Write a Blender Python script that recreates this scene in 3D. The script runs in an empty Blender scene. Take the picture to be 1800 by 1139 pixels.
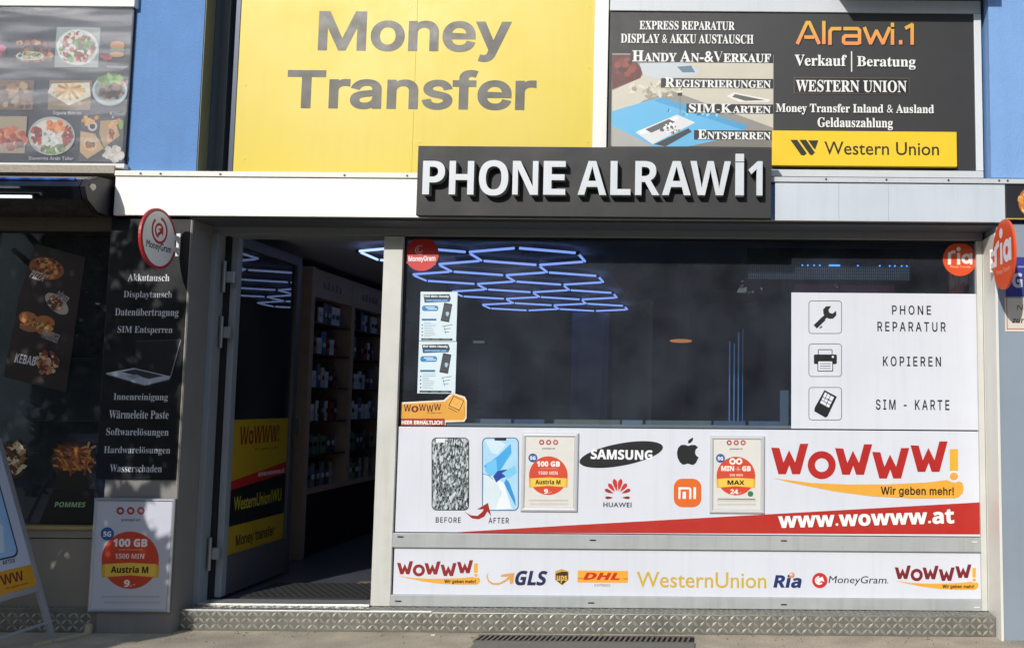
import bpy, bmesh, math, random
from mathutils import Vector, Matrix

# ------------------------------------------------------------------ camera, world, sun
SC = bpy.context.scene
COL = SC.collection
CAM_H, CAM_D = 1.37, 5.9
FPX, CXP, CYP = 1650.0, 1250.0, 569.5            # focal length and principal point in photo pixels
PITCH, ROLL = math.radians(4.86), math.radians(0.4735)
_f = Vector((0, math.cos(PITCH), math.sin(PITCH)))
_r = Vector((1, 0, 0))
_u = _r.cross(_f)
AX = _r * math.cos(ROLL) + _u * math.sin(ROLL)
AY = -_r * math.sin(ROLL) + _u * math.cos(ROLL)
EYE = Vector((0, -CAM_D, CAM_H))
cam = bpy.data.cameras.new('camera')
cam.sensor_width = 36; cam.lens = FPX / 1800 * 36
cam.shift_x = -(CXP - 900) / 1800; cam.shift_y = 0
cam.clip_start = 0.05; cam.clip_end = 300
camo = bpy.data.objects.new('camera', cam); COL.objects.link(camo)
camo.matrix_world = Matrix(((AX.x, AY.x, -_f.x, EYE.x), (AX.y, AY.y, -_f.y, EYE.y), (AX.z, AY.z, -_f.z, EYE.z), (0, 0, 0, 1)))
SC.camera = camo

SR, SD = 0.40, 0.573                              # sun: metres right / down per metre towards the wall
sun_dir = Vector((SR, 1, -SD)).normalized()
SUN_EL = math.asin(-sun_dir.z)
SUN_AZ = math.atan2(-sun_dir.x, -sun_dir.y)
w = bpy.data.worlds.new("World"); SC.world = w; w.use_nodes = True
nt = w.node_tree
sky = nt.nodes.new('ShaderNodeTexSky'); sky.sky_type = 'NISHITA'; sky.sun_disc = False
sky.sun_elevation = SUN_EL; sky.sun_rotation = SUN_AZ
nt.links.new(sky.outputs[0], nt.nodes['Background'].inputs[0])
nt.nodes['Background'].inputs[1].default_value = 0.15
sl = bpy.data.lights.new('sun', 'SUN'); sl.energy = 3.75; sl.angle = math.radians(0.5); sl.color = (1, .965, .91)
so = bpy.data.objects.new('sun', sl); COL.objects.link(so)
so.rotation_euler = sun_dir.to_track_quat('-Z', 'Y').to_euler(); so.location = (-8, -20, 14)
SC.view_settings.view_transform = 'Standard'; SC.view_settings.look = 'None'
SC.view_settings.gamma = 1; SC.view_settings.use_curve_mapping = False
SC.view_settings.exposure = -0.14
SC.render.engine = 'CYCLES'
SC.cycles.max_bounces = 7; SC.cycles.transparent_max_bounces = 12
SC.cycles.use_denoising = True

# ------------------------------------------------------------------ materials
def lin(h):
    if not isinstance(h, str): return tuple(h)
    o = []
    for i in (0, 2, 4):
        c = int(h[i:i + 2], 16) / 255
        o.append(c / 12.92 if c <= .04045 else ((c + .055) / 1.055) ** 2.4)
    return tuple(o)
_M = {}
def mat(h, rough=.5, metal=0., var=0., scale=3., bump=0., bscale=40., streak=0., emit=0., coat=0., dust=0.):
    key = (h, rough, metal, var, scale, bump, bscale, streak, emit, coat, dust)
    if key in _M: return _M[key]
    c = lin(h)
    m = bpy.data.materials.new('surface_%d' % len(_M)); m.use_nodes = True
    n = m.node_tree.nodes; L = m.node_tree.links; b = n['Principled BSDF']
    b.inputs['Base Color'].default_value = (*c, 1)
    b.inputs['Roughness'].default_value = rough; b.inputs['Metallic'].default_value = metal
    if coat: b.inputs['Coat Weight'].default_value = coat; b.inputs['Coat Roughness'].default_value = .06
    if emit:
        b.inputs['Emission Color'].default_value = (*c, 1); b.inputs['Emission Strength'].default_value = emit
    geo = n.new('ShaderNodeNewGeometry')
    last = None
    if var:
        t = n.new('ShaderNodeTexNoise'); t.inputs['Scale'].default_value = scale; t.inputs['Detail'].default_value = 6; t.inputs['Roughness'].default_value = .65
        L.new(geo.outputs['Position'], t.inputs['Vector'])
        r = n.new('ShaderNodeMapRange'); r.inputs[1].default_value = .3; r.inputs[2].default_value = .7
        r.inputs[3].default_value = 1 - var; r.inputs[4].default_value = 1 + var * .35
        L.new(t.outputs[0], r.inputs[0])
        mx = n.new('ShaderNodeVectorMath'); mx.operation = 'SCALE'; mx.inputs[0].default_value = c
        L.new(r.outputs[0], mx.inputs['Scale']); last = mx.outputs[0]
        rr = n.new('ShaderNodeMapRange'); rr.inputs[3].default_value = max(.02, rough - .12); rr.inputs[4].default_value = min(1, rough + .15)
        L.new(t.outputs[0], rr.inputs[0]); L.new(rr.outputs[0], b.inputs['Roughness'])
    if streak:
        mp = n.new('ShaderNodeMapping'); mp.inputs['Scale'].default_value = (14, 14, .9)
        L.new(geo.outputs['Position'], mp.inputs[0])
        t = n.new('ShaderNodeTexNoise'); t.inputs['Scale'].default_value = 1.6; t.inputs['Detail'].default_value = 5
        L.new(mp.outputs[0], t.inputs['Vector'])
        r = n.new('ShaderNodeMapRange'); r.inputs[1].default_value = .5; r.inputs[2].default_value = .8; r.inputs[3].default_value = 0; r.inputs[4].default_value = streak
        L.new(t.outputs[0], r.inputs[0])
        mx = n.new('ShaderNodeMix'); mx.data_type = 'RGBA'
        L.new(r.outputs[0], mx.inputs[0])
        if last: L.new(last, mx.inputs[6])
        else: mx.inputs[6].default_value = (*c, 1)
        mx.inputs[7].default_value = (c[0] * .55 + .02, c[1] * .53 + .018, c[2] * .48 + .012, 1)
        last = mx.outputs[2]
    if dust:
        t = n.new('ShaderNodeTexNoise'); t.inputs['Scale'].default_value = 260; t.inputs['Detail'].default_value = 2
        L.new(geo.outputs['Position'], t.inputs['Vector'])
        r = n.new('ShaderNodeMapRange'); r.inputs[1].default_value = .58; r.inputs[2].default_value = .72; r.inputs[4].default_value = dust
        L.new(t.outputs[0], r.inputs[0])
        mx = n.new('ShaderNodeMix'); mx.data_type = 'RGBA'; L.new(r.outputs[0], mx.inputs[0])
        if last: L.new(last, mx.inputs[6])
        else: mx.inputs[6].default_value = (*c, 1)
        mx.inputs[7].default_value = (c[0] * .4, c[1] * .4, c[2] * .38, 1); last = mx.outputs[2]
    if last: L.new(last, b.inputs['Base Color'])
    if bump:
        t = n.new('ShaderNodeTexNoise'); t.inputs['Scale'].default_value = bscale; t.inputs['Detail'].default_value = 4
        L.new(geo.outputs['Position'], t.inputs['Vector'])
        bm_ = n.new('ShaderNodeBump'); bm_.inputs['Strength'].default_value = bump; bm_.inputs['Distance'].default_value = .01
        L.new(t.outputs[0], bm_.inputs['Height']); L.new(bm_.outputs[0], b.inputs['Normal'])
    _M[key] = m
    return m
def ink(h, rough=.42): return mat(h, rough, var=.05, scale=9)
def glassmat(name, tint, ior=1.5, wavy=0., wscale=(1, 1, 1), dirt_haze=0.):
    m = bpy.data.materials.new(name); m.use_nodes = True
    n = m.node_tree.nodes; L = m.node_tree.links
    for x in list(n): n.remove(x)
    o = n.new('ShaderNodeOutputMaterial'); mx = n.new('ShaderNodeMixShader')
    tr = n.new('ShaderNodeBsdfTransparent'); tr.inputs[0].default_value = (*tint, 1)
    gl = n.new('ShaderNodeBsdfGlossy'); gl.inputs['Roughness'].default_value = 0.0 if not wavy else .16
    fr = n.new('ShaderNodeFresnel'); fr.inputs[0].default_value = ior
    if wavy:
        g = n.new('ShaderNodeNewGeometry'); mp = n.new('ShaderNodeMapping'); mp.inputs['Scale'].default_value = wscale
        t = n.new('ShaderNodeTexNoise'); t.inputs['Scale'].default_value = 2.2; t.inputs['Detail'].default_value = 1.5
        b = n.new('ShaderNodeBump'); b.inputs['Strength'].default_value = 1; b.inputs['Distance'].default_value = wavy
        L.new(g.outputs['Position'], mp.inputs[0]); L.new(mp.outputs[0], t.inputs['Vector']); L.new(t.outputs[0], b.inputs['Height'])
        L.new(b.outputs[0], gl.inputs['Normal']); L.new(b.outputs[0], fr.inputs['Normal'])
    L.new(fr.outputs[0], mx.inputs[0]); L.new(tr.outputs[0], mx.inputs[1]); L.new(gl.outputs[0], mx.inputs[2]); 
    if dirt_haze:
        g2 = n.new('ShaderNodeNewGeometry'); t2 = n.new('ShaderNodeTexNoise'); t2.inputs['Scale'].default_value = 3; t2.inputs['Detail'].default_value = 7
        r2 = n.new('ShaderNodeMapRange'); r2.inputs[1].default_value = .3; r2.inputs[2].default_value = .75; r2.inputs[3].default_value = dirt_haze * .5; r2.inputs[4].default_value = dirt_haze * 1.7
        L.new(g2.outputs['Position'], t2.inputs['Vector']); L.new(t2.outputs[0], r2.inputs[0])
        df = n.new('ShaderNodeBsdfDiffuse'); df.inputs[0].default_value = (.68, .74, .86, 1); m2 = n.new('ShaderNodeMixShader')  # bluish diffuse veil: surface dust plus painted haze over the panes
        L.new(r2.outputs[0], m2.inputs[0]); L.new(mx.outputs[0], m2.inputs[1]); L.new(df.outputs[0], m2.inputs[2]); L.new(m2.outputs[0], o.inputs[0])
    else: L.new(mx.outputs[0], o.inputs[0])
    return m

ALU = mat('adb0b0', .42, var=.10, scale=5, streak=.4, dust=.12)
ALU_W = mat('cfcfc8', .38, var=.08, scale=4, streak=.32, dust=.1)
WHITE_PANEL = mat('d9dce4', .33, var=.04, scale=2, streak=.12, bump=.2, bscale=1.8)
FASCIA_W = mat('fbf9f2', .42, var=.04, scale=2.5, streak=.14, bump=.6, bscale=2.2)
FASCIA_G = mat('c6ced6', .42, var=.06, scale=2.2, streak=.16, bump=.6, bscale=2.2)
GREY = mat('9aa0a8', .45, var=.07, scale=3, streak=.15)
BLUE_L = mat('6490c8', .8, var=.10, scale=5, bump=.45, bscale=110, streak=.16)
BLUE_R = mat('80a8dc', .8, var=.08, scale=4, bump=.45, bscale=110, streak=.14)
BLACK = mat('1b1c20', .45, var=.08, scale=6)
CHAR = mat('2a2a2b', .5, var=.12, scale=7, streak=.15)
GASKET = mat('0c0c0e', .6)
WOOD = mat('8c7b68', .55, var=.15, scale=12)
GLASS = glassmat('tinted_window_glass', (.64, .70, .82), 1.62, dirt_haze=.024)
GLASS_D = glassmat('dark_window_glass', (.62, .64, .67), 1.62, dirt_haze=.024)
FILM = glassmat('glossy_menu_film', (.96, .965, .98), 1.45, .035, (.55, 1, 2.6), dirt_haze=.05)

# ------------------------------------------------------------------ mesh helpers
class MB:
    def __init__(s): s.v = []; s.f = []; s.m = []; s.mats = []; s.smooth = []
    def mi(s, m):
        if m not in s.mats: s.mats.append(m)
        return s.mats.index(m)
    def face(s, pts, m, sm=False):
        k = len(s.v); s.v += [Vector(p) for p in pts]; s.f.append(list(range(k, k + len(pts)))); s.m.append(s.mi(m)); s.smooth.append(sm)
    def add(s, vs, fs, m, sm=False):
        k = len(s.v); s.v += [Vector(p) for p in vs]
        i = s.mi(m)
        for f in fs: s.f.append([k + a for a in f]); s.m.append(i); s.smooth.append(sm)
    def box(s, a, b, m):
        x0, y0, z0 = [min(a[i], b[i]) for i in range(3)]; x1, y1, z1 = [max(a[i], b[i]) for i in range(3)]
        s.add([(x0, y0, z0), (x1, y0, z0), (x1, y1, z0), (x0, y1, z0), (x0, y0, z1), (x1, y0, z1), (x1, y1, z1), (x0, y1, z1)],
              [(0, 3, 2, 1), (4, 5, 6, 7), (0, 1, 5, 4), (1, 2, 6, 5), (2, 3, 7, 6), (3, 0, 4, 7)], m)
        return s
    def prism(s, base, h, m):           # base: 3-D polygon, h: vector
        k = len(base); h = Vector(h); vs = [Vector(p) for p in base] + [Vector(p) + h for p in base]
        s.add(vs, [list(range(k))[::-1], list(range(k, 2 * k))] + [(i, (i + 1) % k, k + (i + 1) % k, k + i) for i in range(k)], m)
        return s
    def tube(s, p, q, r, m, n=10, r2=None, sm=True):
        p = Vector(p); q = Vector(q); d = (q - p).normalized(); r2 = r if r2 is None else r2
        a = d.orthogonal().normalized(); b = d.cross(a)
        vs = []
        for c, rr in ((p, r), (q, r2)):
            for i in range(n):
                t = 2 * math.pi * i / n; vs.append(c + (a * math.cos(t) + b * math.sin(t)) * rr)
        s.add(vs, [(i, (i + 1) % n, n + (i + 1) % n, n + i) for i in range(n)], m, sm)
        s.add(vs, [list(range(n))[::-1], list(range(n, 2 * n))], m)
        return s
    def build(s, name, parent=None, bevel=0., **tags):
        if parent is not None:
            org = WLOC[parent.name]
        else:
            xs = [v.x for v in s.v]; ys = [v.y for v in s.v]; zs = [v.z for v in s.v]
            org = Vector(((min(xs) + max(xs)) / 2, (min(ys) + max(ys)) / 2, min(zs)))
        me = bpy.data.meshes.new(name)
        me.from_pydata([v - org for v in s.v], [], s.f)
        for m in s.mats: me.materials.append(m)
        for p, i, sm in zip(me.polygons, s.m, s.smooth): p.material_index = i; p.use_smooth = sm
        if bevel:
            bm = bmesh.new(); bm.from_mesh(me)
            bmesh.ops.remove_doubles(bm, verts=bm.verts, dist=1e-6)
            bmesh.ops.bevel(bm, geom=list(bm.edges), offset=bevel, segments=2, affect='EDGES', profile=.6, clamp_overlap=True)
            bm.to_mesh(me); bm.free()
        me.update()
        o = bpy.data.objects.new(name, me); COL.objects.link(o)
        if parent is not None: o.parent = parent
        else: o.location = org
        WLOC[o.name] = org
        for k, v in tags.items(): o[k] = v
        return o
WLOC = {}
def thing(name, loc, label, cat, group=None):
    o = bpy.data.objects.new(name, None); COL.objects.link(o); o.location = loc; o.empty_display_size = .1
    o['label'] = label; o['category'] = cat
    if group: o['group'] = group
    WLOC[o.name] = Vector(loc)
    return o
def bx(name, parent, a, b, m, bevel=.0, **t): return MB().box(a, b, m).build(name, parent, bevel, **t)
def struct(name, a, b, m): return MB().box(a, b, m).build(name, None, 0, kind='structure')

# ------------------------------------------------------------------ planes that carry print
class Fr:
    """a plane in the place: origin, right and up vectors of its face"""
    def __init__(s, o, u=(1, 0, 0), v=(0, 0, 1)):
        s.o = Vector(o); s.u = Vector(u).normalized(); s.v = Vector(v).normalized(); s.n = s.u.cross(s.v)
    def st(s, px, py):
        d = _f * FPX + AX * (px - CXP) - AY * (py - CYP)
        t = (s.o - EYE).dot(s.n) / d.dot(s.n); p = EYE + d * t - s.o
        return p.dot(s.u), p.dot(s.v)
    def P(s, a, b, off=0.): return s.o + s.u * a + s.v * b + s.n * off
    def box(s, x0, y0, x1, y1):
        mx, my = (x0 + x1) / 2, (y0 + y1) / 2
        return s.st(x0, my)[0], s.st(mx, y1)[1], s.st(x1, my)[0], s.st(mx, y0)[1]    # s0,t0,s1,t1
def wall(Y): return Fr((0, Y, 0))

# ------------------------------------------------------------------ text
try:
    _p = bpy.utils.system_resource('DATAFILES', path='fonts')
    INTER = bpy.data.fonts.load(_p + '/Inter.woff2')
except Exception:
    INTER = None
_OFFS = {'sb': (0x1D400, 0x1D7CE), 'ssb': (0x1D5D4, 0x1D7EC), 'ssbi': (0x1D63C, 0x1D7EC), 'ssi': (0x1D608, 0x1D7E2), 'ss': (0x1D5A0, 0x1D7E2)}
_UML = {'ä': 'a', 'ö': 'o', 'ü': 'u', 'Ä': 'A', 'Ö': 'O'}
def _style(s, st):
    if st not in _OFFS: return s
    A, D = _OFFS[st]; o = ''
    for c in s:
        c = _UML.get(c, c)
        if 'A' <= c <= 'Z': c = chr(A + ord(c) - 65)
        elif 'a' <= c <= 'z': c = chr(A + 26 + ord(c) - 97)
        elif '0' <= c <= '9': c = chr(D + ord(c) - 48)
        o += c
    return o
_TC = {}
def _obj_mesh(data):
    ob = bpy.data.objects.new('t', data); me = ob.to_mesh()
    vs = [v.co.copy() for v in me.vertices]; fs = [list(p.vertices) for p in me.polygons]; es = [tuple(e.vertices) for e in me.edges]
    ob.to_mesh_clear(); bpy.data.objects.remove(ob)
    return vs, fs, es
def _loops(vs, es):
    nb = {}
    for a, b in es: nb.setdefault(a, []).append(b); nb.setdefault(b, []).append(a)
    seen = set(); out = []
    for st_, e in enumerate(es):
        if e[0] in seen: continue
        lp = [e[0], e[1]]; seen.update(lp)
        while True:
            nx = [q for q in nb[lp[-1]] if q not in seen]
            if not nx: break
            lp.append(nx[0]); seen.add(nx[0])
        out.append([vs[q] for q in lp])
    return out
def _area(l): return sum(l[i].x * l[(i + 1) % len(l)].y - l[(i + 1) % len(l)].x * l[i].y for i in range(len(l))) / 2
def _inside(p, l):
    c = False; j = len(l) - 1
    for i in range(len(l)):
        if (l[i].y > p.y) != (l[j].y > p.y) and p.x < (l[j].x - l[i].x) * (p.y - l[i].y) / (l[j].y - l[i].y) + l[i].x: c = not c
        j = i
    return c
from mathutils.geometry import delaunay_2d_cdt
def _wind(p, loops):
    w = 0
    for l in loops:
        for i in range(len(l)):
            a, b = l[i], l[(i + 1) % len(l)]
            if a[1] <= p[1]:
                if b[1] > p[1] and (b[0] - a[0]) * (p[1] - a[1]) - (p[0] - a[0]) * (b[1] - a[1]) > 0: w += 1
            elif b[1] <= p[1] and (b[0] - a[0]) * (p[1] - a[1]) - (p[0] - a[0]) * (b[1] - a[1]) < 0: w -= 1
    return w
def glyphs(s, st='r', bold=0., space=1., res=3, extrude=0., bevel=0.):
    """outlines of a string as flat faces, filled by winding number"""
    key = (s, st, bold, space, res, extrude, bevel)
    if key in _TC: return _TC[key]
    cu = bpy.data.curves.new('t', 'FONT'); cu.body = _style(s, st); cu.size = 1; cu.resolution_u = res; cu.space_character = space
    if st == 'i' and INTER: cu.font = INTER
    if extrude:
        cu.extrude = extrude; cu.fill_mode = 'FRONT'; cu.offset = bold
        vs, fs, _ = _obj_mesh(cu); bpy.data.curves.remove(cu); _TC[key] = (vs, fs); return _TC[key]
    cu.fill_mode = 'NONE'
    v0, _, es = _obj_mesh(cu); bpy.data.curves.remove(cu)
    lps = [[(p.x, p.y) for p in l] for l in _loops(v0, es) if len(l) > 2]
    if st.startswith('ssb'):
        for k_, l in enumerate(lps):
            xs = [p[0] for p in l]; ys = [p[1] for p in l]
            if max(xs) - min(xs) < .16 and max(ys) - min(ys) < .16 and min(ys) < .1 and len(l) > 3:
                cx, cy = (max(xs) + min(xs)) / 2, min(ys); lps[k_] = [((p[0] - cx) * 1.45 + cx, (p[1] - cy) * 1.45 + cy) for p in l]
    ar = lambda l: sum(l[i][0] * l[(i + 1) % len(l)][1] - l[(i + 1) % len(l)][0] * l[i][1] for i in range(len(l))) / 2
    sg = 1 if ar(max(lps, key=lambda l: abs(ar(l)))) > 0 else -1
    if bold:
        nl = []
        for l in lps:
            l = [p for k, p in enumerate(l) if math.hypot(p[0] - l[k - 1][0], p[1] - l[k - 1][1]) > 1e-5]
            q = []
            for k in range(len(l)):
                a, b, c = l[k - 1], l[k], l[(k + 1) % len(l)]
                d1 = (b[0] - a[0], b[1] - a[1]); d2 = (c[0] - b[0], c[1] - b[1]); h1 = math.hypot(*d1) or 1; h2 = math.hypot(*d2) or 1
                n1 = (d1[1] / h1, -d1[0] / h1); n2 = (d2[1] / h2, -d2[0] / h2)
                m = (n1[0] + n2[0], n1[1] + n2[1]); mm = m[0] * m[0] + m[1] * m[1]
                f = min(2 / mm, 1.6) if mm > 1e-6 else 1
                q.append((b[0] + sg * bold * m[0] * f, b[1] + sg * bold * m[1] * f))
            nl.append(q)
        lps = nl
    # letters that do not touch are filled apart
    ext = sorted(((min(p[0] for p in l), max(p[0] for p in l), l) for l in lps), key=lambda t: t[0]); groups = []
    for x0, x1, l in ext:
        if groups and x0 < groups[-1][0]: groups[-1][1].append(l); groups[-1][0] = max(groups[-1][0], x1)
        else: groups.append([x1, [l]])
    vs, fs = [], []
    for _, g in groups:
        pts = []; ed = []
        for l in g:
            k = len(pts); pts += [Vector(p) for p in l]; ed += [(k + i, k + (i + 1) % len(l)) for i in range(len(l))]
        ov, _, of, *_r = delaunay_2d_cdt(pts, ed, [], 0, 1e-6, False)
        k = len(vs); vs += [Vector((p[0], p[1], 0)) for p in ov]
        for f in of:
            c = (sum(ov[i][0] for i in f) / len(f), sum(ov[i][1] for i in f) / len(f))
            if _wind(c, g) != 0:
                a2 = (ov[f[1]][0] - ov[f[0]][0]) * (ov[f[2]][1] - ov[f[0]][1]) - (ov[f[2]][0] - ov[f[0]][0]) * (ov[f[1]][1] - ov[f[0]][1])
                fs.append([k + i for i in (f if a2 > 0 else f[::-1])])
    used = sorted({i for f in fs for i in f}); mp = {u: n for n, u in enumerate(used)}
    vs = [vs[u] for u in used]; fs = [[mp[i] for i in f] for f in fs]
    if st in _OFFS and any(c in _UML for c in s):
        for i, c in enumerate(s):
            if c in _UML:
                base = _UML[c]
                v1, _ = glyphs(s[:i] + base, st, bold, space, res); v2, _ = glyphs(base, st, bold, space, res)
                x1 = max(v.x for v in v1); wg = max(v.x for v in v2) - min(v.x for v in v2)
                top = max(v.y for v in v2) + .11
                for dx in (-.22, .22):
                    cx = x1 - wg / 2 + dx * wg; r = .062
                    k = len(vs); vs += [Vector((cx + r * math.cos(a * math.pi / 4), top + r * math.sin(a * math.pi / 4), 0)) for a in range(8)]
                    fs.append(list(range(k, k + 8)))
    _TC[key] = (vs, fs)
    return _TC[key]
def smallcaps(s, st, **k):
    """capitals at full height, the rest as smaller capitals"""
    runs = []; cur = ''; big = None
    for c in s:
        b = not (c.islower() or c == ' ')
        if c == ' ':
            if cur: runs.append((cur, big)); cur = ''
            runs.append((' ', True)); big = None; continue
        if big is not None and b != big: runs.append((cur, big)); cur = ''
        cur += c.upper(); big = b
    if cur: runs.append((cur, big))
    vs = []; fs = []; x = 0
    for r, b in runs:
        if r == ' ': x += .2; continue
        v, f = glyphs(r, st, **k); sc = 1 if b else .78
        x0 = min(p.x for p in v); k0 = len(vs)
        vs += [Vector(((p.x - x0) * sc + x, p.y * sc, 0)) for p in v]; fs += [[i + k0 for i in q] for q in f]
        x = max(p.x for p in vs) + .035
    return vs, fs

class Art:
    """flat print on a face; every shape sits a hair above the one before"""
    def __init__(s, fr, base=.0010, step=.00001): s.fr = fr; s.z = base; s.step = .00001; s.mb = MB()
    def cut(s, name, parent, **t):
        if s.mb.v: s.mb.build(name, parent, 0, **t)
        s.mb = MB()
    def _m(s, m): return ink(m) if isinstance(m, str) else m
    def poly(s, pts, m, raw=False):
        s.z += s.step
        q = pts if raw else [s.fr.st(*p) for p in pts]
        ar = sum(q[i][0] * q[(i + 1) % len(q)][1] - q[(i + 1) % len(q)][0] * q[i][1] for i in range(len(q)))
        if ar < 0: q = q[::-1]
        s.mb.face([s.fr.P(a, b, s.z) for a, b in q], s._m(m))
    def rect(s, x0, y0, x1, y1, m):
        a, b, c, d = s.fr.box(x0, y0, x1, y1); s.poly([(a, b), (c, b), (c, d), (a, d)], m, True)
    def ell(s, cx, cy, rx, ry, m, rot=0., n=28):
        t = math.radians(rot)
        s.poly([(cx + rx * math.cos(a) * math.cos(t) - ry * math.sin(a) * math.sin(t), cy + rx * math.cos(a) * math.sin(t) + ry * math.sin(a) * math.cos(t))
                for a in [2 * math.pi * i / n for i in range(n)]], m)
    def ring(s, cx, cy, r0, r1, m, a0=0, a1=360, n=28, ry=1.):
        s.z += s.step; P = []
        for i in range(n + 1):
            a = math.radians(a0 + (a1 - a0) * i / n)
            P.append([s.fr.P(*s.fr.st(cx + r * math.cos(a), cy + r * ry * math.sin(a)), s.z) for r in (r0, r1)])
        for i in range(n): s.mb.face([P[i][0], P[i + 1][0], P[i + 1][1], P[i][1]], s._m(m))
    def rr_pts(s, x0, y0, x1, y1, r, n=5):
        o = []
        for cx, cy, a in ((x1 - r, y0 + r, -90), (x1 - r, y1 - r, 0), (x0 + r, y1 - r, 90), (x0 + r, y0 + r, 180)):
            for i in range(n + 1):
                t = math.radians(a + 90 * i / n); o.append((cx + r * math.cos(t), cy + r * math.sin(t)))
        return o
    def rrect(s, x0, y0, x1, y1, r, m, line=0.):
        if not line: s.poly(s.rr_pts(x0, y0, x1, y1, r), m); return
        s.z += s.step
        A = s.rr_pts(x0, y0, x1, y1, r); B = s.rr_pts(x0 + line, y0 + line, x1 - line, y1 - line, max(r - line, .5))
        P = [s.fr.P(*s.fr.st(*p), s.z) for p in A]; Q = [s.fr.P(*s.fr.st(*p), s.z) for p in B]
        for i in range(len(P)):
            j = (i + 1) % len(P); s.mb.face([P[i], Q[i], Q[j], P[j]], s._m(m))
    def line(s, pts, wd, m):
        for (x0, y0), (x1, y1) in zip(pts, pts[1:]):
            d = math.hypot(x1 - x0, y1 - y0) or 1; nx, ny = -(y1 - y0) / d * wd / 2, (x1 - x0) / d * wd / 2
            ex, ey = (x1 - x0) / d * wd * .25, (y1 - y0) / d * wd * .25
            s.poly([(x0 + nx - ex, y0 + ny - ey), (x1 + nx + ex, y1 + ny + ey), (x1 - nx + ex, y1 - ny + ey), (x0 - nx - ex, y0 - ny - ey)], m)
    def text(s, txt, x0, y0, x1, y1, m, st='r', bold=0., space=1., rot=0., skew=0., res=3, sc=False, shadow=None):
        """ink box of the words in photo pixels"""
        if st == 'ss': st = 'r'
        if st == 'ssi': st, skew = 'r', skew + .18
        if st == 'ssbi': st, skew = 'ssb', skew + .2
        vs, fs = smallcaps(txt, st, bold=bold, res=res) if sc else glyphs(txt, st, bold, space, res)
        if not vs: return
        if shadow: s.text(txt, x0 + shadow[0], y0 + shadow[1], x1 + shadow[0], y1 + shadow[1], shadow[2], st, bold + .012, space, rot, skew, res, sc)
        s.z += s.step
        X0, X1 = min(v.x for v in vs), max(v.x for v in vs); Y0, Y1 = min(v.y for v in vs), max(v.y for v in vs)
        ca, sa = math.cos(math.radians(rot)), math.sin(math.radians(rot)); cx, cy = (x0 + x1) / 2, (y0 + y1) / 2
        a, b = s.fr.st(x0, cy); c, d = s.fr.st(x1, cy)
        e, g = s.fr.st(cx, y1); h, k = s.fr.st(cx, y0)
        W, H = math.hypot(c - a, 0), k - g
        ms, mt = (a + c) / 2, (g + k) / 2
        out = []
        for v in vs:
            x = ((v.x - X0) / (X1 - X0) - .5) * W; y = ((v.y - Y0) / (Y1 - Y0) - .5) * H; x += skew * y
            out.append(s.fr.P(ms + x * ca - y * sa, mt + x * sa + y * ca, s.z + v.z * .00001))
        s.z += .00003; s.mb.add(out, fs, s._m(m))
    def build(s, name, parent, **t): return s.mb.build(name, parent, 0, **t) if s.mb.v else None

def bits(A, n, pal, cx, cy, rx, ry, size, seed, rectangular=False, long=1.):
    R = random.Random(seed)
    for i in range(n):
        while True:
            a, b = R.uniform(-1, 1), R.uniform(-1, 1)
            if rectangular or a * a + b * b < 1: break
        k = size * R.uniform(.5, 1.3); t = R.uniform(0, 3.14); x, y = cx + a * rx, cy + b * ry
        pts = []
        for j in range(6):
            q = j * math.pi / 3; u, v = math.cos(q) * k * long * R.uniform(.8, 1.1), math.sin(q) * k * R.uniform(.7, 1.1)
            pts.append((x + u * math.cos(t) - v * math.sin(t), y + u * math.sin(t) + v * math.cos(t)))
        A.poly(pts, R.choice(pal))
Z = lambda rel: rel + CAM_H
def X_at(px, Y, py=700): return wall(Y).st(px, py)[0]
def Z_at(px, py, Y): return wall(Y).st(px, py)[1]

# ================================================================== ground
def ground():
    m = bpy.data.materials.new('worn_concrete_pavement'); m.use_nodes = True
    n = m.node_tree.nodes; L = m.node_tree.links; b = n['Principled BSDF']; g = n.new('ShaderNodeNewGeometry')
    t1 = n.new('ShaderNodeTexNoise'); t1.inputs['Scale'].default_value = 4; t1.inputs['Detail'].default_value = 8
    t2 = n.new('ShaderNodeTexNoise'); t2.inputs['Scale'].default_value = 160; t2.inputs['Detail'].default_value = 3
    for t in (t1, t2): L.new(g.outputs['Position'], t.inputs['Vector'])
    r1 = n.new('ShaderNodeValToRGB'); r1.color_ramp.elements[0].position = .3; r1.color_ramp.elements[1].position = .75
    r1.color_ramp.elements[0].color = (*lin('a89d8a'), 1); r1.color_ramp.elements[1].color = (*lin('d0c4ae'), 1)
    r2 = n.new('ShaderNodeValToRGB'); r2.color_ramp.elements[0].position = .36; r2.color_ramp.elements[1].position = .52
    r2.color_ramp.elements[0].color = (.35, .34, .32, 1); r2.color_ramp.elements[1].color = (1, 1, 1, 1)
    L.new(t1.outputs[0], r1.inputs[0]); L.new(t2.outputs[0], r2.inputs[0])
    mx = n.new('ShaderNodeMix'); mx.data_type = 'RGBA'; mx.blend_type = 'MULTIPLY'; mx.inputs[0].default_value = .75
    L.new(r1.outputs[0], mx.inputs[6]); L.new(r2.outputs[0], mx.inputs[7]); L.new(mx.outputs[2], b.inputs['Base Color'])
    b.inputs['Roughness'].default_value = .85
    bp = n.new('ShaderNodeBump'); bp.inputs['Strength'].default_value = .6; bp.inputs['Distance'].default_value = .006
    L.new(t2.outputs[0], bp.inputs['Height']); L.new(bp.outputs[0], b.inputs['Normal'])
    mb = MB(); mb.face([(-60, -60, 0), (60, -60, 0), (60, 12, 0), (-60, 12, 0)], m)
    mb.build('pavement', None, 0, kind='structure')
    mb = MB(); mb.face([(-60, -16, .004), (60, -16, .004), (60, -9, .004), (-60, -9, .004)], mat('55555a', .9, var=.15, scale=6, bump=.3))
    mb.build('road', None, 0, kind='structure')
ground()

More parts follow.
